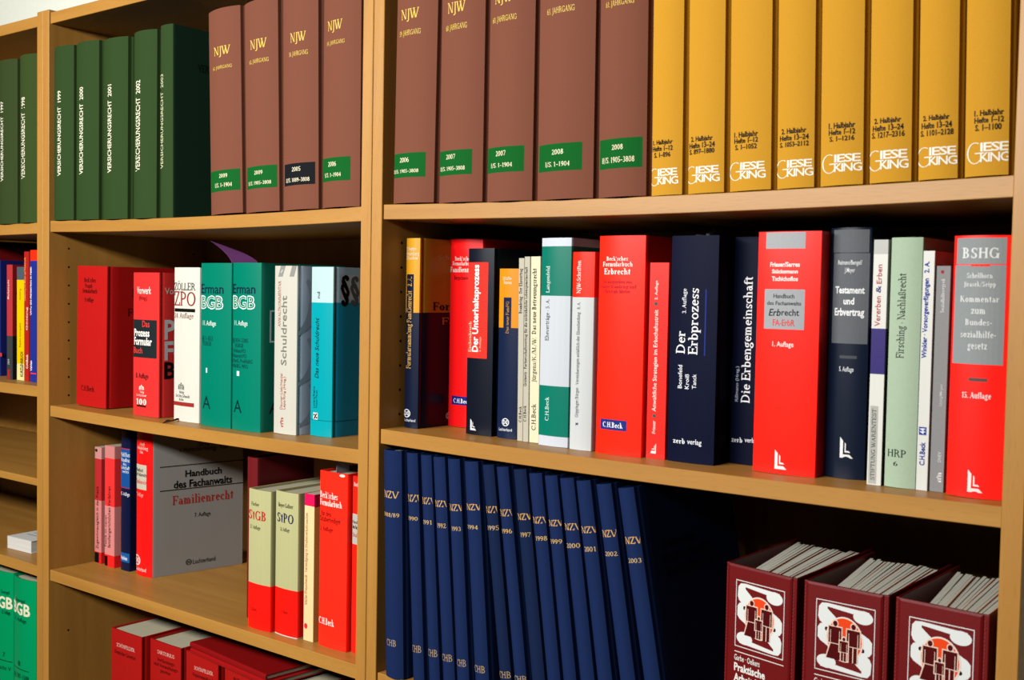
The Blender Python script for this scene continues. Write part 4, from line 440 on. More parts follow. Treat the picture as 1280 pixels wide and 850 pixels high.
 {'k': 'hardcover_book', 'lab': 'Widest bright red hardcover with silver panel and white emblem', 'X': 521.0, 'Y': 46.0, 'w': 69.5, 'h': 248.0, 'd': 170, 't': 'jacket', 'b': 3.5, 'fin': 'g', 'lean': 0, 'yaw': 0, 'z': -193.4, 'bands': ['#f41a0c'], 'it': [('r', [9.8, 230.6, 52.9, 247.5], '#a8aaac'), ('t', 'Frieser/Sarres', [15.4, 212.3, 47.9, 216.8], 0, 'G', '#fbeee6'), ('t', 'Stückemann', [17.5, 205.5, 46.0, 209.5], 0, 'G', '#fbeee6'), ('t', 'Tschichoflos', [17.7, 197.8, 46.2, 202.2], 0, 'G', '#fbeee6'), ('r', [9.7, 148.5, 53.8, 189.2], '#a4a6a8'), ('t', 'Handbuch', [20.1, 180.2, 43.0, 184.6], 0, 'g', '#28282a'), ('t', 'des Fachanwalts', [12.9, 173.1, 50.3, 177.1], 0, 'g', '#28282a'), ('t', 'Erb', [15.0, 162.0, 28.8, 169.1], 0, 'i', '#161618'), ('t', 'recht', [29.7, 162.5, 48.5, 169.2], 0, 'g', '#161618'), ('t', 'FA-ErbR', [20.0, 152.0, 44.0, 158.6], 0, 'g', '#c03a38'), ('t', '1. Auflage', [20.3, 130.8, 43.6, 135.9], 0, 'g', '#fbeee6'), ('m', 'ell', [26.7, 5.0, 39.9, 24.7], 0, '#f2ece6')]},
 {'k': 'hardcover_book', 'lab': 'Navy hardcover with large grey panel and white title', 'X': 591.3, 'Y': 65.0, 'w': 43.0, 'h': 251.5, 'd': 165, 't': 'jacket', 'b': 5, 'fin': 'g', 'lean': 0, 'yaw': 0, 'z': -193.1, 'bands': ['#10192c'], 'it': [('r', [4.9, 135.7, 41.4, 225.9], '#63666a'), ('r', [4.2, 226.6, 40.5, 249.4], '#63666a'), ('t', 'Reimann/Bengel/', [10.2, 214.5, 34.7, 219.0], 0, 'g', '#e2e4e4'), ('t', 'J.Mayer', [17.6, 206.9, 28.2, 211.6], 0, 'g', '#e2e4e4'), ('t', 'Testament', [7.9, 186.0, 37.7, 192.7], 0, 'G', '#f0f0f0'), ('t', 'und', [17.3, 175.0, 28.3, 181.5], 0, 'G', '#f0f0f0'), ('t', 'Erbvertrag', [7.8, 163.8, 37.9, 171.0], 0, 'G', '#f0f0f0'), ('r', [14.9, 120.7, 32.3, 123.7], '#4a4e52'), ('t', '5. Auflage', [14.8, 107.8, 29.6, 112.6], 0, 'g', '#dcdee0'), ('m', 'ell', [18.3, 20.9, 31.5, 41.8], 0, '#ecece8')]},
 {'k': 'paperback', 'lab': 'Thin white paperback with purple block and red vertical lettering', 'X': 644.5, 'Y': 42.0, 'w': 14.5, 'h': 237.6, 'd': 150, 't': 'soft', 'b': 0, 'fin': 'g', 'lean': 0, 'yaw': 0, 'z': -192.8, 'bands': ['#b9b9b2', 223.7, '#deded4', 152.0, '#352a70', 107.9, '#deded4'], 'side': ['#c8c8c0', 152.0, '#1c1640', 107.2, '#1c1a20'], 'it': [('t', 'Vererben', [3.1, 154.3, 8.4, 183.2], 1, 'g', '#b23a4c'), ('t', '&', [3.4, 186.4, 8.2, 193.4], 1, 'g', '#40307c'), ('t', 'Erben', [3.8, 195.2, 8.8, 213.7], 1, 'g', '#b23a4c'), ('r', [1.7, 1.2, 9.5, 77.0], '#b4b4ac'), ('t', 'STIFTUNG WARENTEST', [3.8, 5.1, 7.6, 74.3], 1, 's', '#4c4c4a')]},
 {'k': 'hardcover_book', 'lab': 'Pale sage green hardcover with dark vertical title', 'X': 660.8, 'Y': 44.0, 'w': 31.0, 'h': 239.0, 'd': 165, 't': 'jacket', 'b': 3, 'fin': 'm', 'lean': 0, 'yaw': 0, 'z': -192.4, 'bands': ['#a9bda2'], 'it': [('t', 'Firsching · Nachlaßrecht', [9.0, 124.2, 16.2, 204.9], 1, 's', '#2e3a34'), ('t', 'HRP', [3.3, 29.3, 21.2, 36.4], 0, 's', '#20302c'), ('t', '6', [9.7, 20.7, 13.7, 25.0], 0, 's', '#20302c')]},
 {'k': 'paperback', 'lab': 'Thin white paperback with bold blue vertical lettering', 'X': 692.2, 'Y': 42.0, 'w': 11.0, 'h': 226.0, 'd': 145, 't': 'soft', 'b': 0, 'fin': 'g', 'lean': 0, 'yaw': 0, 'z': -192.3, 'bands': ['#dcdcd4'], 'side': ['#b8a49c'], 'it': [('t', 'Winkler · Vorsorgeverfügungen   2. A.', [1.5, 125.2, 5.8, 216.2], 1, 'G', '#28409c'), ('r', [1.4, 52.5, 8.4, 60.1], '#2a3c96'), ('t', '44', [2.4, 53.6, 7.2, 59.0], 1, 'G', '#e8eaf0'), ('t', 'C.H.Beck', [2.8, 23.7, 7.5, 45.7], 1, 'G', '#2a3c96')]},
 {'k': 'paperback', 'lab': 'Thin grey paperback, shortest next to the right end red hardcover', 'X': 704.6, 'Y': 43.0, 'w': 13.2, 'h': 211.7, 'd': 140, 't': 'soft', 'b': 0, 'fin': 'm', 'lean': 0, 'yaw': 0, 'z': -192.1, 'bands': ['#8c8c8c'], 'it': [('t', 'Sozialhilferegreß', [5.0, 168.3, 8.2, 199.6], 1, 'S', '#d8d8d6'), ('m', 'dot', [4.0, 204.5, 6.9, 207.8], 0, '#a02830'), ('t', 'Littig/Mayer', [6.6, 80.8, 9.3, 101.8], 1, 'g', '#c4c4c2'), ('t', 'DVEV', [7.1, 28.2, 10.2, 37.9], 1, 'g', '#d2d2d0'), ('m', 'house', [6.3, 9.3, 11.0, 18.3], 1, '#dcdcda')]},
 {'k': 'hardcover_book', 'lab': 'Red hardcover with large silver grey panel, last before the right end upright', 'X': 722.5, 'Y': 34.0, 'w': 50.5, 'h': 238.0, 'd': 165, 't': 'jacket', 'b': 6, 'fin': 'g', 'lean': 0, 'yaw': 0, 'z': -191.3, 'bands': ['#ee1c14'], 'it': [('r', [2.5, 121.6, 46.8, 211.3], '#8f9494'), ('r', [3.5, 212.2, 46.6, 235.8], '#8f9494'), ('r', [17.5, 210.0, 33.7, 211.7], '#d8241c'), ('t', 'BSHG', [9.1, 217.5, 41.4, 226.8], 0, 'S', '#dcdeda'), ('t', 'Schellhorn', [14.1, 199.5, 36.3, 204.1], 0, 'S', '#dcdeda'), ('t', 'Jirasek/Seipp', [11.2, 191.9, 39.1, 196.3], 0, 'S', '#dcdeda'), ('t', 'Kommentar', [8.3, 177.9, 42.1, 183.4], 0, 'S', '#dcdeda'), ('t', 'zum', [18.9, 167.3, 31.4, 173.5], 0, 'S', '#dcdeda'), ('t', 'Bundes-', [13.8, 157.0, 37.0, 162.3], 0, 'S', '#dcdeda'), ('t', 'sozialhilfe-', [10.0, 145.8, 40.6, 151.5], 0, 'S', '#dcdeda'), ('t', 'gesetz', [16.8, 135.3, 33.8, 141.8], 0, 'S', '#dcdeda'), ('r', [18.6, 106.1, 34.8, 109.2], '#5a4c4a'), ('t', '15. Auflage', [13.1, 90.8, 38.5, 96.1], 0, 'S', '#f0e4e0'), ('m', 'ell', [21.1, 5.3, 34.2, 25.6], 0, '#ece8e2')]},
 {'k': 'bound_journal', 'lab': 'Blue cloth journal volume dated 1988/89 in gold, against the middle upright', 'X': 32.8, 'Y': 5.0, 'w': 34.0, 'h': 292.5, 'd': 210, 't': 'hard', 'b': 7, 'fin': 'c', 'lean': -0.031, 'yaw': 0, 'z': -509.5, 'bands': ['#142650'], 'it': [('t', 'NZV', [2.9, 231.6, 29.8, 240.3], 0, 's', '#d8a860'), ('t', '1988/89', [1.9, 207.5, 29.6, 212.6], 0, 's', '#d0ab6a'), ('t', 'CHB', [7.5, 41.3, 24.2, 49.5], 0, 's', '#a88e6c')], 'g': 'blue cloth journals leaning on the lower right shelf'},
 {'k': 'bound_journal', 'lab': 'Blue cloth journal volume dated 1990 in gold', 'X': 81.6, 'Y': 5.0, 'w': 21.5, 'h': 292.5, 'd': 210, 't': 'hard', 'b': 5, 'fin': 'c', 'lean': -0.06, 'yaw': 0, 'z': -509.5, 'bands': ['#142650'], 'it': [('t', 'NZV', [1.9, 231.4, 26.3, 240.0], 0, 's', '#d8a860'), ('t', '1990', [1.9, 207.7, 18.4, 212.7], 0, 's', '#d0ab6a'), ('t', 'CHB', [2.3, 41.4, 18.0, 50.0], 0, 's', '#a88e6c')], 'g': 'blue cloth journals leaning on the lower right shelf'},
 {'k': 'bound_journal', 'lab': 'Blue cloth journal volume dated 1991 in gold', 'X': 109.4, 'Y': 5.0, 'w': 20.5, 'h': 292.5, 'd': 210, 't': 'hard', 'b': 5, 'fin': 'c', 'lean': -0.072, 'yaw': 0, 'z': -509.5, 'bands': ['#142650'], 'it': [('t', 'NZV', [1.9, 231.6, 23.6, 239.6], 0, 's', '#d8a860'), ('t', '1991', [1.9, 206.2, 17.1, 211.7], 0, 's', '#d0ab6a'), ('t', 'CHB', [1.9, 41.9, 17.7, 50.4], 0, 's', '#a88e6c')], 'g': 'blue cloth journals leaning on the lower right shelf'},
 {'k': 'bound_journal', 'lab': 'Blue cloth journal volume dated 1992 in gold', 'X': 133.3, 'Y': 5.0, 'w': 21.8, 'h': 292.5, 'd': 210, 't': 'hard', 'b': 5, 'fin': 'c', 'lean': -0.082, 'yaw': 0, 'z': -509.5, 'bands': ['#142650'], 'it': [('t', 'NZV', [1.9, 231.1, 24.6, 238.7], 0, 's', '#d8a860'), ('t', '1992', [5.5, 205.2, 18.6, 211.0], 0, 's', '#d0ab6a'), ('t', 'CHB', [1.9, 41.0, 18.8, 49.4], 0, 's', '#a88e6c')], 'g': 'blue cloth journals leaning on the lower right shelf'},
 {'k': 'bound_journal', 'lab': 'Blue cloth journal volume dated 1993 in gold', 'X': 156.4, 'Y': 5.0, 'w': 22.0, 'h': 292.5, 'd': 210, 't': 'hard', 'b': 5, 'fin': 'c', 'lean': -0.079, 'yaw': 0, 'z': -509.5, 'bands': ['#142650'], 'it': [('t', 'NZV', [1.9, 229.4, 24.1, 237.2], 0, 's', '#d8a860'), ('t', '1993', [5.4, 205.0, 18.8, 210.3], 0, 's', '#d0ab6a'), ('t', 'CHB', [4.7, 39.9, 18.1, 48.2], 0, 's', '#a88e6c')], 'g': 'blue cloth journals leaning on the lower right shelf'},
 {'k': 'bound_journal', 'lab': 'Blue cloth journal volume dated 1994 in gold', 'X': 186.0, 'Y': 5.0, 'w': 24.0, 'h': 292.5, 'd': 210, 't': 'hard', 'b': 5, 'fin': 'c', 'lean': -0.088, 'yaw': 0, 'z': -509.5, 'bands': ['#142650'], 'it': [('t', 'NZV', [1.9, 234.1, 25.3, 241.3], 0, 's', '#d8a860'), ('t', '1994', [1.9, 210.9, 19.1, 216.0], 0, 's', '#d0ab6a'), ('t', 'CHB', [1.9, 38.6, 19.0, 46.9], 0, 's', '#a88e6c')], 'g': 'blue cloth journals leaning on the lower right shelf'},
 {'k': 'bound_journal', 'lab': 'Blue cloth journal volume dated 1995 in gold', 'X': 226.8, 'Y': 5.0, 'w': 20.0, 'h': 292.5, 'd': 210, 't': 'hard', 'b': 5, 'fin': 'c', 'lean': -0.13, 'yaw': 0, 'z': -509.5, 'bands': ['#102042'], 'it': [('t', 'NZV', [1.9, 235.4, 23.9, 243.0], 0, 's', '#d8a860'), ('t', '1995', [1.9, 215.0, 19.1, 220.4], 0, 's', '#c8a878'), ('t', 'CHB', [1.9, 40.5, 18.4, 48.2], 0, 's', '#a88e6c')], 'g': 'blue cloth journals leaning on the lower right shelf'},
 {'k': 'bound_journal', 'lab': 'Blue cloth journal volume dated 1996 in gold', 'X': 249.8, 'Y': 5.0, 'w': 20.3, 'h': 292.5, 'd': 210, 't': 'hard', 'b': 5, 'fin': 'c', 'lean': -0.135, 'yaw': 0, 'z': -509.5, 'bands': ['#142650'], 'it': [('t', 'NZV', [1.9, 234.6, 23.1, 242.3], 0, 's', '#d8a860'), ('t', '1996', [2.0, 214.5, 17.4, 219.8], 0, 's', '#d0ab6a'), ('t', 'CHB', [1.9, 40.9, 19.0, 48.1], 0, 's', '#a88e6c')], 'g': 'blue cloth journals leaning on the lower right shelf'},
 {'k': 'bound_journal', 'lab': 'Blue cloth journal volume dated 1997 in gold', 'X': 276.1, 'Y': 5.0, 'w': 21.2, 'h': 292.5, 'd': 210, 't': 'hard', 'b': 5, 'fin': 'c', 'lean': -0.137, 'yaw': 0, 'z': -509.5, 'bands': ['#102042'], 'it': [('t', 'NZV', [1.9, 234.0, 22.9, 241.1], 0, 's', '#d8a860'), ('t', '1997', [5.2, 214.1, 18.8, 219.4], 0, 's', '#d0ab6a')], 'g': 'blue cloth journals leaning on the lower right shelf'},
 {'k': 'bound_journal', 'lab': 'Blue cloth journal volume dated 1998 in gold', 'X': 298.8, 'Y': 5.0, 'w': 21.2, 'h': 290.5, 'd': 210, 't': 'hard', 'b': 5, 'fin': 'c', 'lean': -0.138, 'yaw': 0, 'z': -509.5, 'bands': ['#142650'], 'it': [('t', 'NZV', [1.9, 233.0, 24.0, 240.4], 0, 's', '#d8a860'), ('t', '1998', [4.6, 213.3, 19.5, 218.4], 0, 's', '#d0ab6a')], 'g': 'blue cloth journals leaning on the lower right shelf'},
 {'k': 'bound_journal', 'lab': 'Blue cloth journal volume dated 1999 in gold', 'X': 322.3, 'Y': 5.0, 'w': 20.5, 'h': 290.5, 'd': 210, 't': 'hard', 'b': 5, 'fin': 'c', 'lean': -0.141, 'yaw': 0, 'z': -509.5, 'bands': ['#142650'], 'it': [('t', 'NZV', [1.9, 233.2, 22.1, 240.0], 0, 's', '#d8a860'), ('t', '1999', [1.9, 213.2, 18.1, 218.3], 0, 's', '#d0ab6a')], 'g': 'blue cloth journals leaning on the lower right shelf'},
 {'k': 'bound_journal', 'lab': 'Blue cloth journal volume dated 2000 in gold', 'X': 347.2, 'Y': 5.0, 'w': 21.8, 'h': 290.5, 'd': 210, 't': 'hard', 'b': 5, 'fin': 'c', 'lean': -0.153, 'yaw': 0, 'z': -509.5, 'bands': ['#142650'], 'it': [('t', 'NZV', [1.9, 232.1, 24.3, 239.4], 0, 's', '#d8a860'), ('t', '2000', [1.9, 212.1, 20.1, 217.4], 0, 's', '#d0ab6a')], 'g': 'blue cloth journals leaning on the lower right shelf'},
 {'k': 'bound_journal', 'lab': 'Blue cloth journal volume dated 2001 in gold', 'X': 371.7, 'Y': 5.0, 'w': 22.0, 'h': 290.5, 'd': 210, 't': 'hard', 'b': 5, 'fin': 'c', 'lean': -0.16, 'yaw': 0, 'z': -509.5, 'bands': ['#142650'], 'it': [('t', 'NZV', [1.9, 232.4, 24.2, 239.4], 0, 's', '#d8a860'), ('t', '2001', [4.2, 211.9, 18.9, 217.3], 0, 's', '#d0ab6a')], 'g': 'blue cloth journals leaning on the lower right shelf'},
 {'k': 'bound_journal', 'lab': 'Blue cloth journal volume dated 2002 in gold', 'X': 403.3, 'Y': 5.0, 'w': 22.3, 'h': 290.5, 'd': 210, 't': 'hard', 'b': 5, 'fin': 'c', 'lean': -0.176, 'yaw': 0, 'z': -509.5, 'bands': ['#142650'], 'it': [('t', 'NZV', [2.4, 232.5, 21.3, 239.9], 0, 's', '#d8a860'), ('t', '2002', [3.2, 211.7, 19.1, 216.7], 0, 's', '#d0ab6a')], 'g': 'blue cloth journals leaning on the lower right shelf'},
 {'k': 'bound_journal', 'lab': 'Blue cloth journal volume dated 2003 in gold, last with its cover exposed', 'X': 436.3, 'Y': 5.0, 'w': 23.0, 'h': 290.5, 'd': 210, 't': 'hard', 'b': 5, 'fin': 'c', 'lean': -0.192, 'yaw': 0, 'z': -509.5, 'bands': ['#142650'], 'it': [('t', 'NZV', [1.9, 230.0, 23.9, 237.2], 0, 's', '#d8a860'), ('t', '2003', [3.2, 209.4, 19.7, 214.5], 0, 's', '#d0ab6a'), ('ct', 'Neue', [36.6, 217.1, 112.0, 227.4], 0, 'S', '#0a1028'), ('ct', 'Zeitschrift', [33.0, 202.0, 135.2, 211.5], 0, 'S', '#0a1028'), ('ct', 'Verkehrsrecht', [36.1, 186.1, 149.8, 197.4], 0, 'S', '#0a1028')], 'g': 'blue cloth journals leaning on the lower right shelf'},
 {'k': 'hardcover_book', 'lab': 'Bright green hardcover with cream capitals, cut off by the left picture edge', 'X': -1045.0, 'Y': 36.0, 'w': 79.0, 'h': 244.0, 'd': 170, 't': 'jacket', 'b': 7, 'fin': 'g', 'lean': 0, 'yaw': 0, 'z': -797.0, 'bands': ['#00985c'], 'it': [('t', 'Soergel', [45.9, 202.9, 69.7, 209.8], 0, 'g', '#06281c'), ('t', 'BGB', [20.7, 175.8, 77.1, 197.0], 0, 'G', '#ece6c4'), ('t', '11. Auflage', [48.5, 164.6, 71.6, 172.2], 0, 'g', '#06281c'), ('t', '7', [50.9, 83.0, 57.3, 91.4], 0, 'g', '#06281c'), ('r', [9.5, 75.1, 77.0, 76.5], '#06281c'), ('t', 'Schuldrecht V', [1.4, 58.1, 73.3, 65.8], 0, 'g', '#06281c')], 'g': 'green hardcovers on the lower left shelf'},
 {'k': 'hardcover_book', 'lab': 'Bright green hardcover with cream capitals, beside the leftmost upright', 'X': -957.0, 'Y': 32.0, 'w': 79.0, 'h': 244.0, 'd': 170, 't': 'jacket', 'b': 7, 'fin': 'g', 'lean': 0, 'yaw': 0, 'z': -797.0, 'bands': ['#00985c'], 'it': [('t', 'Soergel', [14.6, 200.2, 50.2, 206.7], 0, 'g', '#06281c'), ('t', 'BGB', [1.4, 177.5, 65.0, 198.8], 0, 'G', '#ece6c4'), ('t', '11. Auflage', [9.1, 164.0, 54.8, 171.4], 0, 'g', '#06281c'), ('t', '8', [25.6, 81.6, 35.1, 90.6], 0, 'g', '#06281c'), ('r', [2.3, 74.8, 61.3, 76.3], '#06281c'), ('t', '§§ 1297–1588', [5.7, 58.6, 61.3, 66.7], 0, 'g', '#06281c')], 'g': 'green hardcovers on the lower left shelf'},
 {'k': 'loose_leaf_binder', 'lab': 'Red loose-leaf binder on the low middle shelf, first from the left', 'X': -648.0, 'Y': 38.0, 'w': 89.0, 'h': 206.0, 'd': 150, 't': 'hard', 'b': 1.5, 'fin': 'v', 'lean': 0, 'yaw': 0, 'z': -797.0, 'bands': ['#b01410'], 'it': [('t', 'SCHÖNFELDER', [18.5, 177.9, 70.8, 183.8], 0, 's', '#e8b8a8'), ('t', 'Deutsche Gesetze', [12.2, 165.1, 73.0, 171.3], 0, 's', '#2c0806')], 'g': 'red loose-leaf binders on the low middle shelf', 'cat': 'binder'},
 {'k': 'loose_leaf_binder', 'lab': 'Red loose-leaf binder on the low middle shelf with four lines of lettering', 'X': -547.0, 'Y': 46.0, 'w': 84.0, 'h': 206.0, 'd': 150, 't': 'hard', 'b': 1.5, 'fin': 'v', 'lean': 0, 'yaw': 0, 'z': -797.0, 'bands': ['#b01410'], 'it': [('t', 'SARTORIUS', [22.2, 186.1, 67.4, 191.9], 0, 's', '#e8b8a8'), ('t', 'Verfassungs-', [21.1, 173.9, 69.5, 179.4], 0, 's', '#2c0806'), ('t', 'und Verwaltungs-', [11.7, 165.5, 77.5, 171.0], 0, 's', '#2c0806'), ('t', 'gesetze', [30.4, 156.9, 57.5, 162.2], 0, 's', '#2c0806')], 'g': 'red loose-leaf binders on the low middle shelf', 'cat': 'binder'},
 {'k': 'loose_leaf_binder', 'lab': 'Red loose-leaf binder under the left part of the lying red books', 'X': -451.0, 'Y': 47.0, 'w': 82.0, 'h': 206.0, 'd': 150, 't': 'hard', 'b': 1.5, 'fin': 'v', 'lean': 0, 'yaw': 0, 'z': -797.0, 'bands': ['#b01410'], 'it': [('t', 'SCHÖNFELDER', [23.1, 180.9, 70.1, 186.4], 0, 's', '#e8b8a8'), ('t', 'Ergänzungsband', [18.9, 170.2, 69.3, 175.2], 0, 's', '#2c0806')], 'g': 'red loose-leaf binders on the low middle shelf', 'cat': 'binder'},
 {'k': 'loose_leaf_binder', 'lab': 'Red loose-leaf binder under the right part of the lying red books', 'X': -352.0, 'Y': 46.0, 'w': 92.0, 'h': 206.0, 'd': 150, 't': 'hard', 'b': 1.5, 'fin': 'v', 'lean': 0, 'yaw': 0, 'z': -797.0, 'bands': ['#b01410'], 'it': [('t', 'BGB', [23.0, 184.9, 38.7, 191.0], 0, 's', '#2c0806')], 'g': 'red loose-leaf binders on the low middle shelf', 'cat': 'binder'},
 {'k': 'loose_leaf_binder', 'lab': 'Red loose-leaf binder with only its grey page tops showing, right of the lying red books', 'X': -254.0, 'Y': 48.0, 'w': 88.0, 'h': 206.0, 'd': 150, 't': 'hard', 'b': 1.5, 'fin': 'v', 'lean': 0, 'yaw': 0, 'z': -797.0, 'bands': ['#b01410'], 'it': [], 'g': 'red loose-leaf binders on the low middle shelf', 'cat': 'binder'},
 {'k': 'loose_leaf_binder', 'lab': 'Red loose-leaf binder mostly hidden by the middle upright', 'X': -160.0, 'Y': 48.0, 'w': 88.0, 'h': 206.0, 'd': 150, 't': 'hard', 'b': 1.5, 'fin': 'v', 'lean': 0, 'yaw': 0, 'z': -797.0, 'bands': ['#b01410'], 'it': [], 'g': 'red loose-leaf binders on the low middle shelf', 'cat': 'binder'},
]
# ------------------------------------------------------------------ the room
def struct(o): o['kind'] = 'structure'; o.location.z = EYE; return o
m = MB(); m.box((-4200, 345, -EYE * 1000), (3200, 420, 1200)); struct(m.build('wall_back', [mat('#e2e4d6', 'w')]))
m = MB(); m.box((-4200, -3600, -EYE * 1000 - 60), (3200, 420, -EYE * 1000)); struct(m.build('floor', [mat('#7d7468', 'w')]))

# ------------------------------------------------------------------ the bookcases
HOLE = mat('#140a04', 'm'); DEPTH = 335; FLOOR = -EYE * 1000; TP = 19.0
def bookcase(cx, label, shelves):
    root = empty('bookcase', (cx, 0, FLOOR)); tag(root, label, 'bookcase', 'beech bookcases standing side by side')
    def rel(o): o.location = (0, 0, -FLOOR * MM); return o
    for s in (-1, 1):
        m = MB(); xo, xi = s * 399.5, s * (400 - TP); m.bevel_box((min(xo, xi), 0, FLOOR), (max(xo, xi), DEPTH, 454), .7)
        for yc in (37.5, 296):
            z = 49.5 + 32 * 11
            while z > FLOOR + 120:
                if (-245 < z < 60 or -640 < z < -600) and all(not (zz - tt - 3 < z < zz + 3) for zz, tt, sg in shelves):
                    p = [(xi - s * .12, yc + 1.9 * math.cos(k * .7854), z + 1.9 * math.sin(k * .7854)) for k in range(8)]
                    m.poly(p[::-1] if s > 0 else p, 1)
                z -= 32
        rel(m.build('side_panel', [WZ, HOLE], root, fix=False))
    m = MB(); m.bevel_box((-380.6, 3, 430.3), (380.6, DEPTH - 8, 449.1), .6); rel(m.build('top_board', [WX], root))
    for z0, th, sag in shelves:
        m = MB(); N = 14; x = lambda i: -380.2 + 760.4 * i / N; dz = lambda i: -sag * max(0, 1 - (x(i) / 381) ** 2)
        prof = [(3.6, 0), (3, -.6), (3, -th + .6), (3.6, -th), (DEPTH - 9, -th), (DEPTH - 9, 0)]
        for i in range(N + 1): m.v += [(x(i), y, z0 + dz(i) + z) for y, z in prof]
        for i in range(N):
            for k in range(6): m.f.append((6 * i + k, 6 * i + (k + 1) % 6, 6 * i + 6 + (k + 1) % 6, 6 * i + 6 + k)); m.m.append(0)
        m.f += [(0, 1, 2, 3, 4, 5), tuple(6 * N + k for k in (5, 4, 3, 2, 1, 0))]; m.m += [0, 0]
        rel(m.build('shelf', [WX], root))
    m = MB(); m.box((-380.6, DEPTH - 8, FLOOR + 70), (380.6, DEPTH - 1, 449)); rel(m.build('back_panel', [WZ], root))
    m = MB(); m.bevel_box((-380.6, 20, FLOOR), (380.6, 38, FLOOR + 70), .6); rel(m.build('plinth', [WX], root))
    return root
low = [(-1085, 18.85, 0), (-1373, 18.85, 0), (FLOOR + 89, 18.85, 0)]
bookcase(-1200, 'Beech bookcase cut off by the left picture edge, with an empty narrow compartment', [(93.6, 18.85, 1.5), (-191.4, 18.85, 1.5), (-354.3, 12.9, 0), (-508.8, 18.85, 0), (-797, 18.85, 0)] + low)
bookcase(-400, 'Middle beech bookcase holding green and brown journals above red and white books', [(95.7, 18.85, 3.8), (-222.1, 18.85, 3), (-508.7, 18.85, 0), (-797, 18.85, 0)] + low)
bookcase(400, 'Beech bookcase at the right end, holding the yellow and the blue journals', [(96.9, 18.85, 4.5), (-191.2, 18.85, 3), (-509.5, 18.85, 0), (-797, 18.85, 0)] + low)

# ------------------------------------------------------------------ books standing upright
for D in BOOKS: make_book(D)

# ------------------------------------------------------------------ three wide binders with an emblem on the spine
def emblem(x0, z0, s):
    """white frame and hands, an orange disc with three outlined figures; unit square of side s (mm), local spine plane"""
    W_, O_, D_ = [], [], []
    def P(p): return [(x0 + u * s * .86, z0 + v * s) for u, v in p]
    t = .012
    W_ += [P(rect(0, 0, 1, t)), P(rect(0, 1 - t, 1, 1)), P(rect(0, 0, t, 1)), P(rect(1 - t, 0, 1, 1))]
    hand = [(.05, .78), (.05, .9), (.09, .95), (.15, .965), (.9, .93), (.9, .905), (.63, .875), (.2, .905), (.17, .895), (.17, .875), (.42, .74), (.3, .66), (.12, .67), (.07, .71)]
    cells = [[(.04, .76), (.05, .9), (.1, .955), (.2, .965), (.2, .885), (.42, .73), (.3, .64), (.13, .66), (.07, .7)], [(.2, .965), (.9, .94), (.9, .9), (.63, .88), (.2, .915)], circ(.8, .855, .165, 20, .095),
             [(.04, .47), (.04, .61), (.08, .66), (.16, .68), (.32, .68), (.32, .32), (.09, .42)]]
    for c in cells:
        W_.append(P(c)); W_.append(P([(1 - u, 1 - v) for u, v in c]))
    for a, b in ((.19, .6), (.81, .4)): D_.append(P(circ(a, b, .03, 10)))
    O_.append(P(circ(.5, .5, .305, 36))); ring = [P(q) for q in ringp(.5, .5, .315, .022, 36)]
    fig = []; out = []
    def person(cx, hy, k, skirt):
        def q(p): return [(cx + u * k, hy + v * k) for u, v in p]
        g = .016 / k
        bodies = [rect(-.075, -.29, .075, -.05), rect(-.115, -.29, -.085, -.07), rect(.085, -.29, .115, -.07), rect(-.115, -.1, .115, -.05)]
        legs = [[(-.075, -.3), (.075, -.3), (.13, -.62), (-.15, -.62)]] if skirt else [rect(-.07, -.62, -.008, -.3), rect(.008, -.62, .07, -.3)]
        for p in bodies + legs:
            n = len(p); mx = sum(x for x, y in p) / n; my = sum(y for x, y in p) / n
            out.append(P(q([(x + (g if x > mx else -g), y + (g if y > my else -g)) for x, y in p])))
        out.append(P(q(circ(0, 0, .042 + g, 14)))); fig.append(P(q(circ(0, 0, .042, 14))))
        for p in bodies + legs: fig.append(P(q(p)))
    person(.34, .70, .95, True); person(.65, .70, .95, False); person(.495, .505, .62, False)
    return W_, D_, O_, ring, out, fig
BIND = '#6d0a0c'
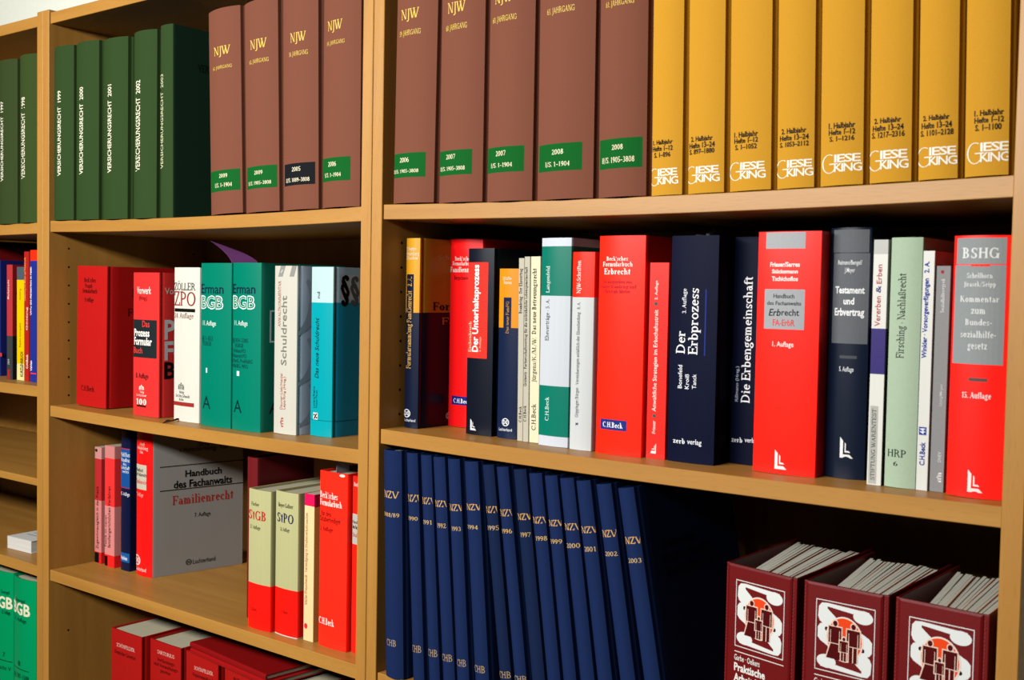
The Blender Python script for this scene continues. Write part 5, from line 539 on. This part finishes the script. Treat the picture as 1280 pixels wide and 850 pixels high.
def wide_binder(loc, yaw, skew, w, label):
    root = empty('ring_binder', loc, (0, 0, R(yaw))); tag(root, label, 'binder', 'dark red ring binders on the lower right shelf')
    h, d = 218, 175; V = mat(BIND, 'v')
    f = lambda x: -skew * x
    m = MB()                                                        # padded spine plate, hemmed along its edges
    def plate(x0, x1, z0, z1, y0, y1, r):
        i = len(m.v)
        for yy, g in ((y0, r), (y0 + r * .6, 0), (y1, 0)):
            m.v += [(x0 + g, yy + f(x0 + g), z0 + g), (x1 - g, yy + f(x1 - g), z0 + g), (x1 - g, yy + f(x1 - g), z1 - g), (x0 + g, yy + f(x0 + g), z1 - g)]
        m.f.append((i, i + 1, i + 2, i + 3)); m.m.append(0)
        for k in (0, 1):
            for j in range(4): a = i + 4 * k; m.f.append((a + j, a + 4 + j, a + 4 + (j + 1) % 4, a + (j + 1) % 4)); m.m.append(0)
        m.f.append((i + 8, i + 11, i + 10, i + 9)); m.m.append(0)
    plate(3, w - 5, 0, h, 0, 4, 2.2); m.build('spine', [V], root)
    m = MB(); plate(0, 3.4, 0, h, 2.2, 5, .6); plate(w - 5.4, w, 0, h, 2.2, 5, .6); z = 6
    while z < h - 4:
        for xx in (1.6, w - 3.2): m.box((xx - .5, 1.5 + f(xx), z), (xx + .5, 2.4 + f(xx), z + 1.6), 1)
        z += 3.6
    m.build('hinge', [V, mat('#8d2a26', 'v')], root)
    for a, b in ((0, 2.6), (w - 2.6, w)):
        m = MB(); y0 = 5 + f((a + b) / 2); m.bevel_box((a, y0, 0), (b, d, h), .7); m.build('cover_board', [V], root)
    m = MB(); x = w * .30; rnd = random.Random(int(loc[0])); n = 17
    for k in range(n):                                               # the filed sheets, fanned towards the back
        xa = x + (w - 4 - x) * k / n; xb = x + (w - 4 - x) * (k + .995) / n; top = h - 7 + rnd.uniform(-.5, .5); dd = 150 + rnd.uniform(-7, 3)
        sh = -w * .22 * (1 - k / n); y0 = 7 + f(xa)
        i = len(m.v); m.v += [(xa, y0, 6), (xb, y0, 6), (xb + sh, dd, 6), (xa + sh, dd, 6), (xa, y0, top), (xb, y0, top), (xb + sh, dd, top + 5), (xa + sh, dd, top + 5)]
        for q in ((0, 3, 2, 1), (4, 5, 6, 7), (0, 1, 5, 4), (1, 2, 6, 5), (2, 3, 7, 6), (3, 0, 4, 7)): m.f.append(tuple(i + k2 for k2 in q)); m.m.append(0)
        if k in (4, 8, 12, 15):                                      # a coloured divider standing a little proud
            i = len(m.v); m.v += [(xb - .5, y0 + .5, 8), (xb + .2, y0 + .5, 8), (xb + sh + .2, dd - 3, 8), (xb + sh - .5, dd - 3, 8), (xb - .5, y0 + .5, top + .7), (xb + .2, y0 + .5, top + .7), (xb + sh + .2, dd - 3, top + 5.6), (xb + sh - .5, dd - 3, top + 5.6)]
            for q in ((0, 3, 2, 1), (4, 5, 6, 7), (0, 1, 5, 4), (1, 2, 6, 5), (2, 3, 7, 6), (3, 0, 4, 7)): m.f.append(tuple(i + k2 for k2 in q)); m.m.append(1)
    m.build('sheet_stack', [PAPER_THICK, mat('#b8602a', 'm')], root)
    W_, D_, O_, ring, out, fig = emblem(14, 133, 70 if w > 83 else 68)
    def ink(name, groups):
        m = MB(); mats = []; o = .16
        for polys, c, off in groups:
            k = len(mats); mats.append(mat(c, 'i'))
            for i_, p in enumerate(polys): m.poly([(u, f(u) - off - .006 * (i_ % 9), v) for u, v in p], k)
        m.build(name, mats, root, fix=False)
    dk = '#4c0709'
    ring_ = [(W_, '#dde0dc', .12), (D_, '#300608', .2), (O_, '#c63a14', .22), (ring, '#e6d6c8', .28)]
    inside = lambda p: [(x0_, max(y0_, 133 + s_ * .2)) for x0_, y0_ in p]
    s_ = 70 if w > 83 else 68; p0 = 0
    for g_, n_ in enumerate((6, 7, 7)):
        ring_ += [([inside(p) for p in out[p0:p0 + n_]], '#e6c8b4', .34 + .1 * g_), ([inside(p) for p in fig[p0:p0 + n_]], dk, .39 + .1 * g_)]; p0 += n_
    ink('emblem', ring_)
    L = []
    L += [rect(14, 127.2, 75, 128.0)]
    for s, x1, z0, hh, fo in (('Garbe · Oelkers', 46, 118.5, 6.0, 'g'), ('Praktische', 53, 107.5, 8.0, 'G'), ('Arbeitshilfen', 59.5, 96.5, 8.0, 'G'), ('zur erfolgreichen', 76, 85.5, 8.0, 'G'), ('Bearbeitung', 60, 74.5, 8.0, 'G'), ('von Scheidungssachen', 78, 63.5, 8.0, 'G')):
        pl, cap = text_polys(s, fo); L += place(pl, (14, z0, x1, z0 + hh), 0, cap)
    ink('lettering', [(L, '#e8e4dc', .16)])
    return root
wide_binder((500.5, 33, -509.2), -2, .17, 87, 'Dark red ring binder nearest the blue journals, left of its two twins')
wide_binder((594, 17, -509.2), -1.5, .02, 86, 'Dark red ring binder between its two twins')
wide_binder((685.5, 16, -509.2), -1.5, .055, 86, 'Dark red ring binder against the right end upright')

# ------------------------------------------------------------------ things lying down or tucked in
def lying(name, label, cat, loc, yaw, w, d, h, col, pages, th, group=None, fin='g', spine_front=True):
    root = empty(name, loc, (0, 0, R(yaw))); tag(root, label, cat, group)
    m = MB(); m.bevel_box((0, 0, 0), (w, d, th), th * .3); m.bevel_box((0, 0, h - th), (w, d, h), th * .3)
    if spine_front:
        n = 6
        for k in range(n):
            a0, a1 = math.pi * (k / n - .5), math.pi * ((k + 1) / n - .5)
            p0 = (-h * .22 * math.cos(a0), h / 2 + h / 2 * math.sin(a0)); p1 = (-h * .22 * math.cos(a1), h / 2 + h / 2 * math.sin(a1))
            m.poly([(0, p0[0], p0[1]), (w, p0[0], p0[1]), (w, p1[0], p1[1]), (0, p1[0], p1[1])])
    else: m.box((-.6, 0, 0), (0, d, h))
    m.build('cover', [mat(col, fin)], root, smooth=35)
    m = MB(); m.box((1.5 if spine_front else 0, .6, th), (w - 1.5, d - 2, h - th)); m.build('page_block', [pages], root)
    return root
r_ = lying('paperback', 'White paperback lying flat alone in the left low compartment', 'book', (-990.6, 37, -508.5), 3.7, 77, 118, 23, '#d9d8d0', paper_mat('white_page_edges', '#e6e3da', 2, 900), .7, None, 'm', False)
m = MB()
for k, (a, b) in enumerate(((14, 60), (14, 48), (14, 62), (14, 40))): m.poly([(a, 30 + 14 * k, 23.12), (b, 30 + 14 * k, 23.12), (b, 33 + 14 * k, 23.12), (a, 33 + 14 * k, 23.12)])
m.build('lettering', [mat('#8d9088', 'i')], r_, fix=False)
lying('thin_hardcover', 'Thin dark red book lying under its twin on the red loose-leaf binders', 'book', (-434, 44, -590.8), -5.5, 216, 150, 8.4, '#a01214', PAPER, 1.6, 'thin red books lying on the loose-leaf binders', 'g')
lying('thin_hardcover', 'Topmost thin dark red book lying on its twin above the loose-leaf binders', 'book', (-438, 46, -582.2), -5.8, 212, 150, 8.4, '#8c1012', PAPER, 1.6, 'thin red books lying on the loose-leaf binders', 'g')

def sheet(name, label, cat, pts, col, thick=.5, fin='m', parent=None):
    """a thin sheet through rows of points (mm, absolute)"""
    m = MB(); rows = len(pts); n = len(pts[0]); c = pts[0][0]
    nrm = (Vector(pts[1][0]) - Vector(pts[0][0])).cross(Vector(pts[0][-1]) - Vector(pts[0][0])).normalized() * thick
    P = [Vector(p) - Vector(c) for r in pts for p in r]
    m.v = [tuple(p) for p in P] + [tuple(p + nrm) for p in P]; o = len(P)
    for i in range(rows - 1):
        for j in range(n - 1):
            a = i * n + j; q = (a, a + 1, a + n + 1, a + n); m.f += [q, tuple(o + k for k in q[::-1])]; m.m += [0, 0]
    edge = [j for j in range(n)] + [i * n + n - 1 for i in range(1, rows)] + [(rows - 1) * n + j for j in range(n - 2, -1, -1)] + [i * n for i in range(rows - 2, 0, -1)]
    for a, b in zip(edge, edge[1:] + edge[:1]): m.f.append((a, b, o + b, o + a)); m.m.append(0)
    ob = m.build(name, [mat(col, fin)], None, smooth=50)
    ob.location = (c[0] * MM, c[1] * MM, c[2] * MM + EYE)
    if label: tag(ob, label, cat)
    return ob
def curve_rows(fn, n, k): return [[fn(i / n, j / k) for j in range(k + 1)] for i in range(n + 1)]
sheet('paper_slip', 'Purple paper slip sticking up in the dark above the green glossy spines', 'paper slip',
      curve_rows(lambda a, b: (-362 - 5 * a * a, 62 + 50 * b - a ** 1.5 * (37 - 2 * b), 24 + a * (33 - 15 * b) + 2 * b), 8, 4), '#b468bc', .4)
sheet('paper_slip', 'Grey paper slip standing in the torn red book near the middle upright', 'paper slip',
      curve_rows(lambda a, b: (-97 - 1.5 * a, 34 + 24 * b + 4 * a, -284 + 38 * a), 3, 2), '#a29ca8', .4)
o = sheet('ribbon_bookmark', None, None, curve_rows(lambda a, b: (-478 + 34 * a - 3 * b + 4 * math.sin(a * 6) * b, 60 - 64 * a + 11 * b * (1 - .5 * a), -223.8 + 2.2 * math.sin(a * 9.5) ** 2 * b + 1.2 * b), 14, 3), '#50080e', .4)
root = next(r for r in bpy.data.objects if r.get('label', '').startswith('White hardcover with large dark red capitals'))
o.parent = root; o.location = o.location - root.location
rnd = random.Random(3)
film = sheet('plastic_film', 'Crumpled clear plastic film on top of the navy book with white title', 'plastic film',
      curve_rows(lambda a, b: (425 + 21 * b - 1 * a, 80 + 12 * a + 6 * math.sin(b * 11 + a * 4), 52.9 + a * (3 + 10 * b ** 1.4 * (1.25 - .5 * b)) + 1.2 * math.sin(b * 23) * a), 5, 10), '#9a9ca0', .25, 'g')
